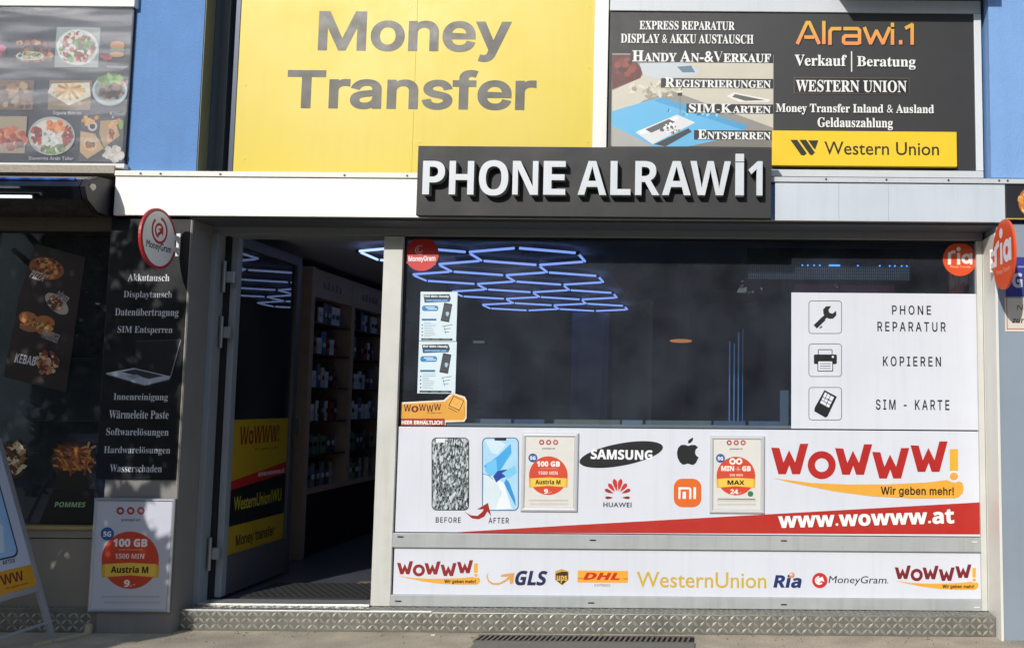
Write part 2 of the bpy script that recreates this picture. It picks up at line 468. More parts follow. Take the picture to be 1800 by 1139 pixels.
# ================================================================== the building
FRONT_Z = Z(-1.25)                 # bottom of the shop front = top of the step
FB, FT = Z(1.109), Z(1.392)        # band underside and top
PL, PR = -3.60, X_at(307, -.25, 1000)      # pillar
pil_r = X_at(345, -.25, 290)
RC = X_at(1752, -.25, 700)         # right wall's left edge
bld = thing('shop_building', (-1, 2, 0), 'blue rendered building whose ground floor holds the phone shop between its two blue piers', 'building')
bx('pier', bld, (X_at(220, -.25, 150), 0, FT), (pil_r, -.25, 5.2), BLUE_L)
bx('pier', bld, (RC - .01, 0, FT), (4.6, -.25, 5.2), BLUE_R, label='pale blue pier on the right')
bx('pier', bld, (PL, 0, 0), (pil_r, -.25, FB + .01), mat('85827f', .5, var=.1, scale=4, streak=.2), label='grey lower pier left of the open door')
bx('wall', bld, (pil_r - .02, .0, FT - .3), (RC + .02, .12, 5.2), mat('3a4048', .6))
bx('wall', bld, (-6.5, .02, FT - .2), (pil_r - .2, .2, 5.2), mat('6d7680', .7), label='wall above the snack shop')
bx('upper_wall', bld, (-6.5, .3, 5.2), (4.6, -.25, 6.6), BLUE_L)
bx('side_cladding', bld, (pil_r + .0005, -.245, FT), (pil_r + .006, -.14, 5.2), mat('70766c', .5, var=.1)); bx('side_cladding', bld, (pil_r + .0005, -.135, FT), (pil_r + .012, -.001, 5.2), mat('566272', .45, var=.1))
bx('lintel', bld, (pil_r, -.02, Z_at(1200, 418, -.02)), (RC, .18, FB + .02), mat('8a8c8e', .5, var=.06, streak=.15), .003)
bx('soffit', bld, (PL + .1, -.285, FB - .001), (RC, -.02, FB + .012), mat('a89c90', .6, var=.1))

# shop interior, in shade
INT_W, INT_E, INT_N = -3.62, 3.0, 7.2
CEIL = Z(1.1)
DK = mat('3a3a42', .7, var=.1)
struct('shop_floor', (INT_W, .0, FRONT_Z - .12), (INT_E, INT_N, FRONT_Z - .002), mat('5a5c66', .35, var=.12, scale=2))
struct('ceiling', (INT_W, .18, CEIL + .05), (-.9, INT_N, CEIL + .12), mat('9a9aa0', .8))
struct('ceiling', (-.9, .18, CEIL + .05), (INT_E, 1.8, CEIL + .12), mat('9a9aa0', .8))
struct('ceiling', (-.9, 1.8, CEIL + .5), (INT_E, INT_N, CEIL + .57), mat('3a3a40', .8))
struct('room_wall', (INT_W - .1, .13, 0), (INT_W, INT_N, CEIL + .6), mat('8a8380', .8))
struct('room_wall', (INT_E, .13, 0), (INT_E + .1, INT_N, CEIL + .6), mat('807c80', .8))
struct('room_wall', (INT_W, INT_N, 0), (INT_E, INT_N + .1, CEIL + .6), mat('70727e', .8))
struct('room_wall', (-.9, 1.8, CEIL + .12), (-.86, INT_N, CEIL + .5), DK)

# ------------------------------------------------------------------ shop front: frames, glass, door
sf = thing('phone_shop_facade', (-.7, 0, FRONT_Z), 'pale aluminium shop front with a wide dark window beside an open glass door', 'shop front')
fY, bY = -.02, .06
wl = (-2.075, -1.955); wr = (X_at(1722, fY, 800), RC + .01)
zt = Z_at(1200, 420, 0)
bx('frame_post', sf, (wl[0], fY, FRONT_Z), (wl[1], bY, zt - .001), ALU_W, .003)
bx('frame_post', sf, (wr[0], fY, FRONT_Z), (wr[1], bY, zt - .001), ALU_W, .003)
# joint line in the right post
bx('gasket', sf, (wr[0] + .035, fY - .0005, FRONT_Z), (wr[0] + .0375, fY + .01, zt - .03), GASKET)
zs = [FRONT_Z, Z_at(1210, 1048, 0), Z_at(1210, 965, 0), Z_at(1210, 940, 0)]
bx('frame_rail', sf, (wl[1], fY + .001, zs[0]), (wr[0], bY, zs[1]), ALU, .003)
bx('frame_rail', sf, (wl[1], fY + .001, zs[2]), (wr[0], bY, zs[3]), ALU, .003)
bx('infill', sf, (wl[1], .012, zs[1]), (wr[0], .05, zs[2]), GASKET)
winb = Z_at(1210, 752, 0)
bx('infill', sf, (wl[1], .012, zs[3]), (wr[0], .05, winb), GASKET)
bx('window_sill', sf, (wl[1], .03, winb - .02), (wr[0], .2, winb + .018), mat('9aa39c', .5, var=.1))
bx('glass_pane', sf, (wl[1], .025, winb + .001), (wr[0], .033, zt), GLASS)
bx('gasket', sf, (wl[1], .012, zt - .012), (wr[0], .024, zt), GASKET)
bx('gasket', sf, (wl[1], .012, winb), (wl[1] + .012, .024, zt - .012), GASKET)
for px, py, d in ((704, 943, 1), (1042, 949, 1), (1378, 950, 1), (1713, 952, 0), (700, 1056, 1), (1039, 1059, 1), (1378, 1062, 1), (1717, 1067, 0)):
    x = X_at(px, fY, py); z = Z_at(px, py, fY)
    bx('drain_cap', sf, (x - .018, fY - .003, z - .0035), (x + .018, fY, z + .0035), GASKET if d else mat('e0e0dc', .4))
# door frame
dl0, dl1 = pil_r + .0, X_at(372, 0, 700)
bx('frame_post', sf, (pil_r, -.03, FRONT_Z), (dl1, .09, zt + .01), mat('8e949c', .42, var=.06, streak=.15), .003)
bx('threshold', sf, (dl1, -.04, FRONT_Z - .001), (wl[0], .1, FRONT_Z + .012), mat('d8d8d4', .3, .6), .002)
# open door leaf, swung inwards
lx = X_at(400, .06, 700); LW = .95; lz0, lz1 = FRONT_Z + .02, zt + .02
LY0 = .1
door = bx('door_leaf', sf, (lx - .042, LY0, lz0), (lx, LY0 + .06, lz1), mat('8e949c', .4, var=.06), .003)
DM = mat('54565a', .45, var=.06)
for a, b, nm in (((lx - .042, LY0 + LW - .07, lz0), (lx, LY0 + LW, lz1), 'stile'), ((lx - .042, LY0 + .06, lz0), (lx, LY0 + LW - .07, lz0 + .24), 'kick_panel'),
                 ((lx - .042, LY0 + .06, lz1 - .07), (lx, LY0 + LW - .07, lz1), 'top_rail')):
    bx(nm, door, a, b, DM, .003)
bx('glass_pane', door, (lx - .03, LY0 + .06, lz0 + .24), (lx - .022, LY0 + LW - .07, lz1 - .07), GLASS)
bx('handle', door, (lx, LY0 + LW - .05, 1.10), (lx + .035, LY0 + LW - .03, 1.24), mat('55585c', .35, .6), .004)
bx('jamb', sf, (dl1, .07, FRONT_Z), (lx - .044, .13, lz1), mat('15161a', .5))
HM = mat('a9aeb6', .3, .5)
for py in (485, 583, 975):
    z = Z_at(385, py, 0); h = MB(); h.box((dl1 + .005, .045, z - .035), (lx + .002, .07, z + .035), HM)
    h.tube((dl1 + .02, .035, z - .1), (dl1 + .02, .035, z + .1), .012, mat('8d9298', .35, .6), 10)
    h.build('hinge', sf)
# stickers on the leaf
fd = Fr((lx - .021, LY0, 0), (0, 1, 0), (0, 0, 1))
A = Art(fd, .0015)
s0 = max(.066, fd.st(404, 800)[0]); s1 = LW - .075
zT, zB = fd.st(404, 738)[1], fd.st(394, 994)[1]
def dq(u, v): return (s0 + (s1 - s0) * u, zB + (zT - zB) * v)
YEL = ink('b6961e'); RED = ink('b5251c')
A.poly([dq(0, 1), dq(1, 1), dq(1, 0), dq(0, 0)], YEL, True)
A.poly([dq(0, .57), dq(1, .66), dq(1, .54), dq(0, .5)], RED, True)
A.poly([dq(0, .51), dq(1, .57), dq(1, .26), dq(0, .26)], ink('17181a'), True)
def dtext(t, u0, v0, u1, v1, m, **k):
    vs, fs = glyphs(t, **k); A.z += A.step
    X0, X1 = min(v.x for v in vs), max(v.x for v in vs); Y0, Y1 = min(v.y for v in vs), max(v.y for v in vs)
    A.mb.add([fd.P(*dq(u0 + (u1 - u0) * (v.x - X0) / (X1 - X0), v0 + (v1 - v0) * (v.y - Y0) / (Y1 - Y0)), A.z) for v in vs], fs, m)
dtext('WoWWW!', .14, .82, .84, .95, ink('7a1a14'), st='ssb')
dtext('Wir geben mehr!', .4, .765, .84, .79, ink('3a2a14'), st='r')
dtext('www.wowww.at', .48, .575, .97, .61, ink('e8d8d0'), st='ssb')
dtext('WesternUnion\\WU', .1, .36, .93, .46, ink('c9b832'), st='r', bold=.01)
dtext('Money transfer', .16, .09, .83, .19, ink('1c1a10'), st='i', bold=.02)
A.build('sticker', door, label='yellow and black advertising sticker low on the door glass')

# ------------------------------------------------------------------ step with tread plate
def tread(name, parent, x0, x1, face_y, z0, z1, top_y, m, mb_):
    o = bx(name, parent, (x0, face_y, z0), (x1, top_y, z1), m, .004)
    b = MB(); p = .036; r = 0; z = z0 + .024
    def lozenge(c, u, v, n, flip):
        d = (u + v * (1 if flip else -1)).normalized(); e = n.cross(d); L_, W_ = .024, .009
        b.add([c - d * L_, c - e * W_ + n * .0002, c + d * L_, c + e * W_ + n * .0002, c + n * .0032 - d * L_ * .5, c + n * .0032 + d * L_ * .5],
              [(0, 1, 5, 4), (1, 2, 5), (2, 3, 4, 5), (3, 0, 4)], mb_)
    U_, V_, N_ = Vector((1, 0, 0)), Vector((0, 0, 1)), Vector((0, -1, 0))
    row = 0
    while z < z1 - .012:
        k = 0; x = x0 + .02
        while x < x1 - .02:
            lozenge(Vector((x, face_y - .0002, z)), U_, V_, N_, (k + row) % 2 == 0); x += .036; k += 1
        z += .036; row += 1
    y = face_y + .02; row = 0
    while y < top_y - .01:
        k = 0; x = x0 + .02
        while x < x1 - .02:
            lozenge(Vector((x, y, z1 + .0002)), U_, Vector((0, 1, 0)), Vector((0, 0, 1)), (k + row) % 2 == 0); x += .036; k += 1
        y += .036; row += 1
    b.build('tread_pattern', parent, 0, kind='stuff')
    return o
st = thing('entrance_step', (-.6, -.09, 0), 'long low step clad in aluminium tread plate below the phone shop front', 'step')
PLATE = mat('8a8880', .36, .55, var=.22, scale=10, streak=.1, dust=.3)
BUMPM = mat('b6b4aa', .3, .55, var=.3, scale=12)
tread('step_plate', st, pil_r - .03, RC - .004, -.165, .0, FRONT_Z - .003, -.005, PLATE, BUMPM)
bx('edge_trim', st, (pil_r + .02, -.169, FRONT_Z - .004), (wl[1] + .3, -.15, FRONT_Z + .003), mat('e2e2de', .3, .5), .001)

# ------------------------------------------------------------------ band over the shop
fa = thing('fascia_band', (-1, -.29, FB), 'white and pale grey metal band running over door and window, behind the raised letters', 'fascia')
fY2 = -.29
sgn = (X_at(733, -.36, 320), X_at(1356, -.36, 320))
bx('panel', fa, (-3.625, fY2, FB), (sgn[0] + .05, -.26, FT - .045), FASCIA_W, .002, label='bright white panel over the door')
edges = [sgn[1] + .005, X_at(1475, fY2, 350), X_at(1562, fY2, 350), X_at(1767, fY2, 350)]
bx('panel', fa, (sgn[0] + .052, fY2 + .004, FB), (edges[0] - .005, -.26, FT - .045), FASCIA_G, .002)
for a, b in zip(edges, edges[1:]): bx('panel', fa, (a + .022 if a == edges[0] else a, fY2, FB), (b - .0008, -.26, FT - .05), FASCIA_G, .002, label='pale grey panel right of the letters')
bx('end_strip', fa, (edges[0] - .004, fY2 + .01, FB), (edges[0] + .02, -.265, FT - .06), BLUE_L)
bx('top_trim', fa, (-3.625, fY2 - .012, FT - .043), (sgn[0] + .05, -.2, FT - .012), mat('e9e6dc', .45, var=.06, streak=.2), .002)
bx('top_trim', fa, (edges[0] - .02, fY2 - .012, FT - .047), (3.2, -.2, FT - .018), mat('c8ccd0', .45, var=.06, streak=.2), .002)
bx('top_cover', fa, (-3.62, -.258, FT - .3), (edges[-1], -.0, FT - .02), mat('505459', .6))
for px, py in ((248, 296), (283, 298), (388, 299), (606, 302), (716, 303), (1452, 311), (1558, 312), (1667, 313), (1756, 314), (1771, 314)):
    x, z = X_at(px, fY2 - .012, py), FT - .03
    MB().tube((x, fY2 - .0115, z), (x, fY2 - .017, z), .006, mat('38332e', .5), 8).build('rivet', fa)

# ================================================================== signs above the band
def panel_thing(name, label, cat, Y, x0, y0, x1, y1, m, th=.02, bevel=.002, group=None, part='panel'):
    fr = wall(Y); a, b, c, d = fr.box(x0, y0, x1, y1)
    t = thing(name, ((a + c) / 2, Y + th, b), label, cat, group)
    bx(part, t, (a, Y, b), (c, Y + th, d), m, bevel)
    return t, fr, (a, b, c, d)

YELB = mat('d8c02c', .42, var=.03, scale=2, streak=.10, bump=.15, bscale=1.6)
yY = -.13; fr = wall(yY)
a, b, c, d = X_at(410, yY, 288), FT - .02, X_at(1043, yY, 150), Z_at(700, -90, yY)
mt = thing('money_transfer_sign', ((a + c) / 2, yY + .04, b), 'large yellow board with dark grey words MONEY TRANSFER in two lines above the door', 'sign')
bx('panel', mt, (a, yY, b), (X_at(729, yY, 150) - .0001, yY + .05, d), YELB, .0015); bx('panel', mt, (X_at(729, yY, 150) + .0001, yY, b), (c, yY + .05, d), YELB, .0015)
A = Art(fr); G1 = ink('3c3a2c')
A.text('Money', 559.5, 21.5, 899.5, 108.8, G1, 'i', bold=.022, res=8)
A.cut('lettering', mt); A.text('Transfer', 504.7, 122.8, 943, 193.4, G1, 'i', bold=.022, res=8)
A.build('lettering', mt)
for px, py in ((432, 12), (432, 150), (430, 280), (722, 12), (722, 250), (737, 12), (737, 250), (1036, 12), (1036, 120), (1034, 250)):
    x_, z_ = fr.st(px, py); MB().tube((x_, yY + .001, z_), (x_, yY - .0025, z_), .0045, mat('b8a23c', .35, .3), 8).build('screw', mt)
# posts and frame members around it
bx('frame_post', mt, (c + .001, yY - .01, b), (X_at(1068, yY, 150), yY + .08, d), mat('e8e8e2', .4, var=.04, streak=.15), .003)
bx('edge_profile', mt, (pil_r + .002, -.06, b - .01), (pil_r + .06, .0, d), mat('6a7078', .4, .3, var=.08), .003)
bx('edge_profile', mt, (a - .06, -.08, b - .01), (a - .028, .0, d), mat('2f3c50', .4, .2), .003)

# repair poster board
rY = -.15
rs, fr, R4 = panel_thing('repair_poster_board', 'charcoal poster board with white serif lines beside a photo of a phone repair', 'sign', rY, 1070, 23, 1713, 299, CHAR)
FRM = mat('c9cdd0', .4, var=.04, streak=.15)
bx('frame_rail', rs, (R4[0], rY - .012, R4[3]), (R4[2] + .045, rY + .04, R4[3] + .082), FRM, .003)
bx('frame_rail', rs, (R4[0] + .002, rY - .012, R4[1] - .045), (R4[2] + .045, rY + .04, R4[1]), FRM, .003)
bx('frame_post', rs, (R4[2], rY - .0125, R4[1] + .001), (R4[2] + .045, rY + .04, R4[3] - .001), mat('d8dcdc', .4, var=.04, streak=.1), .003)
bx('window_above', rs, (R4[0], rY + .01, R4[3] + .083), (R4[2] + .045, rY + .04, R4[3] + .6), mat('20242a', .15))
A = Art(fr)
# photo of a phone on a blue mat
A.rect(1075, 95.5, 1359.7, 258, '8f8c84')
A.poly([(1076, 160), (1120, 140), (1160, 112), (1359, 108), (1359, 225), (1180, 160), (1130, 178), (1076, 215)], 'c9c2b0')
A.poly([(1076, 97), (1110, 97), (1130, 125), (1126, 138), (1076, 158)], '5e2018')
bits(A, 22, ['7a2a1c', '3a1510', '8a3a22'], 1098, 118, 17, 14, 6, 5)
A.poly([(1124, 112), (1200, 110), (1232, 124), (1222, 134), (1160, 140), (1130, 132)], 'c2c8cc')
A.poly([(1190, 118), (1215, 116), (1222, 128), (1200, 128)], '5e7a8c')
A.poly([(1075.5, 196), (1163, 171), (1316, 222), (1268, 258), (1150, 258), (1075.5, 222)], '5fb2dc')
A.poly([(1150, 178), (1163, 171), (1316, 222), (1306, 229)], '4a9cca')
bits(A, 20, ['2f6f9c', '8fd0ee'], 1235, 198, 62, 4, 2.2, 8, True, 2)
A.poly([(1117, 233), (1190, 202), (1222, 216), (1147, 254)], 'dadada')
A.poly([(1121, 231), (1190, 205), (1193, 209), (1128, 237)], 'f0f0ec')
A.poly([(1134, 228), (1176, 210), (1187, 215), (1145, 234)], '56585c')
bits(A, 26, ['55565a', 'f2f2f0', '9a8a60', '2a2a2c'], 1180, 226, 20, 8, 2.4, 9)
A.poly([(1150, 254), (1210, 226), (1216, 232), (1170, 258)], '2f3336')
A.poly([(1277, 170), (1290, 163), (1355, 176), (1350, 180), (1300, 180)], 'e6e2da'); A.poly([(1292, 166), (1346, 177), (1310, 178), (1287, 171)], '5c5c58')
A.line([(1195.5, 160), (1195.5, 202)], 1.2, '70747a'); A.rect(1191.5, 156, 1199, 169, '15171a')
A.poly([(1210, 258), (1268, 245), (1359, 247), (1359, 258)], '7a776f')
A.poly([(1076, 222), (1150, 258), (1076, 258)], 'a8a6a0')
bits(A, 40, ['d8d0be', '9a9484', 'b0a890'], 1150, 158, 50, 14, 3, 12, False, 2.2)
W = 'e9e9e4'; K = '17181b'
A.cut('picture', rs)
A.text('EXPRESS REPARATUR', 1124.3, 38, 1291.4, 53.4, W, 'sb', bold=.006, shadow=(1.2, 1.2, '0c0c0e'))
A.cut('lettering', rs); A.text('DISPLAY & AKKU AUSTAUSCH', 1091.4, 61, 1324.6, 77.2, W, 'sb', bold=.006, shadow=(1.2, 1.2, '0c0c0e'))
A.cut('lettering', rs)
for t, x0, y0, y1, sx in (('Handy An-&Verkauf', 1111.6, 90, 110, 1108), ('Registrierungen', 1169, 138, 155, 1162), ('SIM-Karten', 1210.8, 183, 199.4, 1206.6), ('Entsperren', 1226.8, 229, 245.8, 1220)):
    A.rect(sx, y0 + .8, 1359, y1 + .6, K); A.text(t, x0, y0, 1355, y1, W, 'sb', bold=.012, sc=True); A.cut('lettering', rs)
# name in gradient
gm = bpy.data.materials.new('orange_gradient_print'); gm.use_nodes = True
n = gm.node_tree.nodes; g = n.new('ShaderNodeNewGeometry'); sp = n.new('ShaderNodeSeparateXYZ'); mr = n.new('ShaderNodeMapRange'); cr = n.new('ShaderNodeValToRGB')
gm.node_tree.links.new(g.outputs['Position'], sp.inputs[0]); gm.node_tree.links.new(sp.outputs[2], mr.inputs[0]); gm.node_tree.links.new(mr.outputs[0], cr.inputs[0]); gm.node_tree.links.new(cr.outputs[0], n['Principled BSDF'].inputs[0])
mr.inputs[1].default_value = Z_at(1500, 80, rY); mr.inputs[2].default_value = Z_at(1500, 38, rY)
cr.color_ramp.elements[0].color = (*lin('f08a4c'), 1); cr.color_ramp.elements[1].color = (*lin('d9b02a'), 1)
zz = lambda pts: [(1340 + x / 3.35, y / 3.35) for x, y in pts]
for off, mm, tw in ((1.3, ink('120c08'), 7.2), (0, gm, 6.0)):
    for pl in ([(207, 258), (262, 137), (277, 137), (333, 258)], [(252, 222), (300, 222)], [(362, 132), (362, 258)], [(398, 262), (398, 188), (410, 172), (460, 172)],
               [(482, 172), (560, 172), (572, 182), (572, 258)], [(572, 215), (487, 215), (478, 225), (478, 250), (488, 258), (565, 258)],
               [(602, 168), (637, 258), (672, 185), (710, 258), (748, 168)], [(766, 180), (766, 262)], [(766, 142), (766, 157)], [(814, 245), (814, 260)], [(845, 168), (882, 148), (882, 262)]):
        A.line([(x + off, y + off * .6) for x, y in zz(pl)], tw, mm)
A.cut('lettering', rs, label='orange gradient name')
A.text('Verkauf', 1396.7, 97, 1488.4, 117, W, 'sb', bold=.006, shadow=(1, 1, '0c0c0e')); A.rect(1495.8, 91, 1497.8, 127, W)
A.text('Beratung', 1506.3, 100, 1609.3, 123, W, 'sb', bold=.006, shadow=(1, 1, '0c0c0e'))
A.cut('lettering', rs); A.rect(1395, 137, 1598.6, 166.4, '5c4a38'); A.rect(1396.7, 138.4, 1597, 165, '101012')
A.text('WESTERN UNION', 1398.8, 141.8, 1593.7, 162.7, W, 'sb', bold=.008)
A.cut('lettering', rs); A.text('Money Transfer Inland & Ausland', 1363.9, 183.6, 1641.5, 203, W, 'sb', bold=.008, shadow=(1, 1, '0c0c0e'))
A.cut('lettering', rs); A.text('Geldauszahlung', 1437, 207.5, 1569.3, 229.3, W, 'sb', bold=.008, shadow=(1, 1, '0c0c0e'))
A.build('lettering', rs)
# yellow plate on it
wu, fr, _ = panel_thing('yellow_name_plate', 'small bright yellow plate with a slanted black mark and thin black words', 'sign', rY - .035, 1357, 231, 1682, 292, mat('f0c822', .38, var=.03), .034)
A = Art(fr)
def wz(p): return [(1340 + x / 3.35, y / 3.35) for x, y in p]
A.poly(wz([(165, 825), (205, 825), (262, 905), (246, 918), (228, 914)]), '1d1b12')
A.poly(wz([(218, 825), (258, 825), (310, 900), (292, 917), (280, 912)]), '1d1b12')
A.poly(wz([(270, 828), (330, 828), (312, 882), (300, 872)]), '1d1b12')
A.cut('logo', wu); A.text('Western Union', 1449, 250, 1650.5, 273, '1d1b12', 'r', bold=.006)
A.build('lettering', wu)

# letter box sign
pY = -.36
ps, fr, P4 = panel_thing('raised_letter_sign', 'black box sign over the window with thick white raised letters PHONE ALRAWI1', 'sign', pY, 733, 259, 1356, 381.5, mat('1f2022', .55, var=.16, scale=5, streak=.2), .06, .003, part='backing_box')
LM = mat('cfd4d8', .4, var=.05, scale=9, streak=.12); LSM = mat('8f8f86', .5)
def letter3d(ch, x0, y0, x1, y1):
    b = MB(); D0, D1 = .004, .055
    a_, b_, c_, d_ = fr.box(x0, y0, x1, y1)
    if ch == 'İ':
        mid = b_ + (d_ - b_) * .80
        for q0, q1 in ((b_, mid - .0025), (mid + .0025, d_)): b.box((a_, pY - D1, q0), (c_, pY - .0005, q1), LM)
        b.build('letter', ps, .0025); return
    vs, fs = glyphs(ch, 'ssb', .0, 1, 8, extrude=.5)
    X0, X1 = min(v.x for v in vs), max(v.x for v in vs); Y0, Y1 = min(v.y for v in vs), max(v.y for v in vs); Z0, Z1 = min(v.z for v in vs), max(v.z for v in vs)
    out = [Vector((a_ + (c_ - a_) * (v.x - X0) / (X1 - X0), pY - .0005 - (D1) * (v.z - Z0) / (Z1 - Z0), b_ + (d_ - b_) * (v.y - Y0) / (Y1 - Y0))) for v in vs]
    b.add(out, fs, LM)
    b.mats = [LM, LSM]
    for i, f in enumerate(b.f):
        if len({round(b.v[j].y, 4) for j in f}) > 1: b.m[i] = 1
    b.build('letter', ps, 0)
for ch, x0, x1 in (('P', 743, 782), ('H', 789.6, 833), ('O', 842, 893.5), ('N', 901, 946), ('E', 955.3, 994), ('A', 1015.8, 1066), ('L', 1073, 1108.5), ('R', 1116.5, 1159.3),
                   ('A', 1163.9, 1214.4), ('W', 1213.3, 1284.6), ('İ', 1292.6, 1308), ('1', 1315.4, 1340.4)):
    fr_ = wall(pY - .055); frs = fr; fr = fr_
    if ch == 'İ': letter3d(ch, x0, 270.5, x1, 343.6)
    elif ch == 'O': letter3d(ch, x0, 282, x1, 344)
    else: letter3d(ch, x0, 283.2 + (x0 - 743) * .0008, x1, 342 + (x0 - 743) * .003)
    fr = frs

# unseen box added above the poster board to throw shade on its frame
sh = thing('shade_box', (1.15, -.3, Z_at(1500, -12, rY)), 'unseen pale metal box above the charcoal poster board, added for its shadow', 'shade box')
bx('housing', sh, (X_at(1462, rY, 0), -.49, Z_at(1500, -14, rY)), (RC - .02, rY + .0, Z_at(1500, -110, rY)), FRM, .004)
bx('underside_strip', sh, (X_at(1462, rY, 0) + .02, -.2, Z_at(1500, -14, rY) - .006), (RC - .04, -.18, Z_at(1500, -14, rY) - .0005), mat('30343a', .5))

# ================================================================== boards in the shop front
bYp = .004
svc, fr, _ = panel_thing('services_board', 'white board at the window with three outlined icons beside black service words', 'sign', .005, 1391, 515.5, 1720, 754.5, WHITE_PANEL, .006, .001)
A = Art(fr); K2 = '14161a'
fri = lambda y: A.rrect(1421.3, y, 1479.8, y + 58.2, 6, '5c6068', line=1.1)
fri(528.5)
z3 = lambda pts: [(1300 + x / 2.848, 380 + y / 2.848) for x, y in pts]
A.line(z3([(383, 550), (418, 516)]), 8.2, K2); A.line(z3([(424, 508), (444, 490)]), 6.4, K2)
A.poly(z3([(420, 490), (418, 468), (432, 452), (458, 450), (445, 470), (450, 484), (465, 488), (484, 474), (484, 497), (468, 513), (448, 514), (436, 508)]), K2)
A.line(z3([(402, 560), (412, 552)]), 2, K2)
A.cut('icon', svc, label='wrench icon'); fri(604)
A.rrect(*z3([(392, 666)])[0], *z3([(465, 700)])[0], 2, K2, line=1.3)
A.rrect(*z3([(372, 692)])[0], *z3([(487, 740)])[0], 2.5, K2)
A.rrect(*z3([(390, 722)])[0], *z3([(468, 777)])[0], 2, '14161a'); A.rrect(*z3([(394, 727)])[0], *z3([(464, 773)])[0], 1.5, 'dfe2e8')
for yy in (738, 750, 762): A.line(z3([(402, yy), (456, yy)]), 1.2, K2)
A.ell(*z3([(467, 704)])[0], 2, 2, 'dfe2e8')
A.cut('icon', svc, label='printer icon'); fri(680.3)
A.poly(z3([(425, 870), (487, 903), (440, 1002), (430, 1008), (374, 976), (376, 958)]), K2)
A.poly(z3([(428, 881), (473, 906), (447, 958), (403, 934)]), 'dfe2e8')
for q in ([(418, 905), (462, 928)], [(440, 888), (425, 920)], [(455, 897), (432, 946)], [(410, 920), (455, 944)], [(441, 914), (452, 920)]): A.line(z3(q), 1.1, K2)
A.cut('icon', svc, label='card icon')
for t, x0, y0, x1, y1 in (('PHONE', 1568, 537, 1636.4, 553.4), ('REPARATUR', 1542.3, 566, 1662.4, 583), ('KOPIEREN', 1552, 626.6, 1654, 644), ('SIM - KARTE', 1539.5, 702.3, 1668.7, 720.6)):
    A.text(t, x0, y0, x1, y1, K2, 'i', bold=.012, space=1.35); A.cut('lettering', svc)

def wowww(A, x0, y0, x1, y1, red='b3211c', dark='7c1814', small=False):
    f = lambda pts: [(x0 + (x - 112) / 1485 * (x1 - x0), y0 + (y - 112) / 440 * (y1 - y0)) for x, y in pts]
    sw = [(122, 395), (420, 432), (700, 445), (1000, 444), (1300, 430), (1470, 410), (1500, 425), (1530, 432), (1560, 420), (1585, 430), (1597, 465), (1590, 510), (1560, 540), (1530, 550), (1200, 552), (900, 536), (600, 497), (300, 437)]
    A.poly(f(sw), 'e9a93a')
    Wp = [(112, 160), (175, 163), (207, 275), (250, 180), (297, 275), (335, 131), (398, 130), (335, 365), (275, 365), (252, 295), (225, 365), (168, 365)]
    for dx, dy in ((0, 0), (493, 4), (779, 33), (1075, -18)): A.poly(f([(a + dx, b + dy) for a, b in Wp]), red)
    cx, cy = f([(502, 295)])[0]; k = (x1 - x0) / 1485; ky = (y1 - y0) / 440
    A.ring(cx, cy, 53 * k, 108 * k, red, ry=ky / k)
    A.poly(f([(1490, 172), (1553, 172), (1553, 338), (1490, 338)]), 'e3ae33')
    ex, ey = f([(1522, 383)])[0]; A.ell(ex, ey, 45 * k, 45 * ky, 'dfe2e8', n=16); A.ell(ex, ey, 33 * k, 30 * ky, 'e8a24a', n=16)
    (a, b), (c, d) = f([(958, 462), (1522, 542)])
    A.text('Wir geben mehr!', a, b, c, d, '1c1408', 'i', bold=.02 if not small else .03, space=1.05)

bb, fr, B4 = panel_thing('brand_board', 'long white board below the window with phone pictures, maker logos and a red wedge', 'sign', .004, 697, 754, 1724.5, 938.5, WHITE_PANEL, .007, .001)
A = Art(fr, .0012)
REDW = ink('b62a20')
A.poly([(800, 935.2), (1000, 923), (1360, 903), (1722.5, 882.5), (1724.5, 938.8), (1100, 936.5)], REDW)
z4 = lambda pts: [(680 + x / 5.143, 740 + y / 5.143) for x, y in pts]
z5 = lambda pts: [(1000 + x / 5, 750 + y / 5) for x, y in pts]
A.cut('red_wedge', bb)
# cracked phone
cm = bpy.data.materials.new('cracked_screen_print'); cm.use_nodes = True
n = cm.node_tree.nodes; L = cm.node_tree.links; g = n.new('ShaderNodeNewGeometry')
v1 = n.new('ShaderNodeTexVoronoi'); v1.feature = 'DISTANCE_TO_EDGE'; v1.inputs['Scale'].default_value = 75
v2 = n.new('ShaderNodeTexVoronoi'); v2.inputs['Scale'].default_value = 110
n1 = n.new('ShaderNodeTexNoise'); n1.inputs['Scale'].default_value = 14; n1.inputs['Detail'].default_value = 8; n1.inputs['Distortion'].default_value = 2.5
mp = n.new('ShaderNodeMapping'); mp.inputs['Rotation'].default_value = (0, .7, 0); mp.inputs['Scale'].default_value = (1, 1, .45)
L.new(g.outputs['Position'], mp.inputs[0])
for t in (v1, v2, n1): L.new(mp.outputs[0], t.inputs['Vector'])
sc_ = n.new('ShaderNodeSeparateColor'); L.new(v2.outputs['Color'], sc_.inputs[0])
ma = n.new('ShaderNodeMath'); ma.operation = 'MULTIPLY'; L.new(sc_.outputs[0], ma.inputs[0]); L.new(n1.outputs[0], ma.inputs[1])
cr = n.new('ShaderNodeValToRGB'); cr.color_ramp.elements[0].position = .12; cr.color_ramp.elements[0].color = (.012, .016, .02, 1); cr.color_ramp.elements[1].position = .42; cr.color_ramp.elements[1].color = (.55, .62, .64, 1)
e_ = cr.color_ramp.elements.new(.24); e_.color = (.06, .08, .09, 1)
L.new(ma.outputs[0], cr.inputs[0])
r2 = n.new('ShaderNodeMapRange'); r2.inputs[1].default_value = .0; r2.inputs[2].default_value = .07; r2.inputs[3].default_value = .6; r2.inputs[4].default_value = 0; L.new(v1.outputs['Distance'], r2.inputs[0])
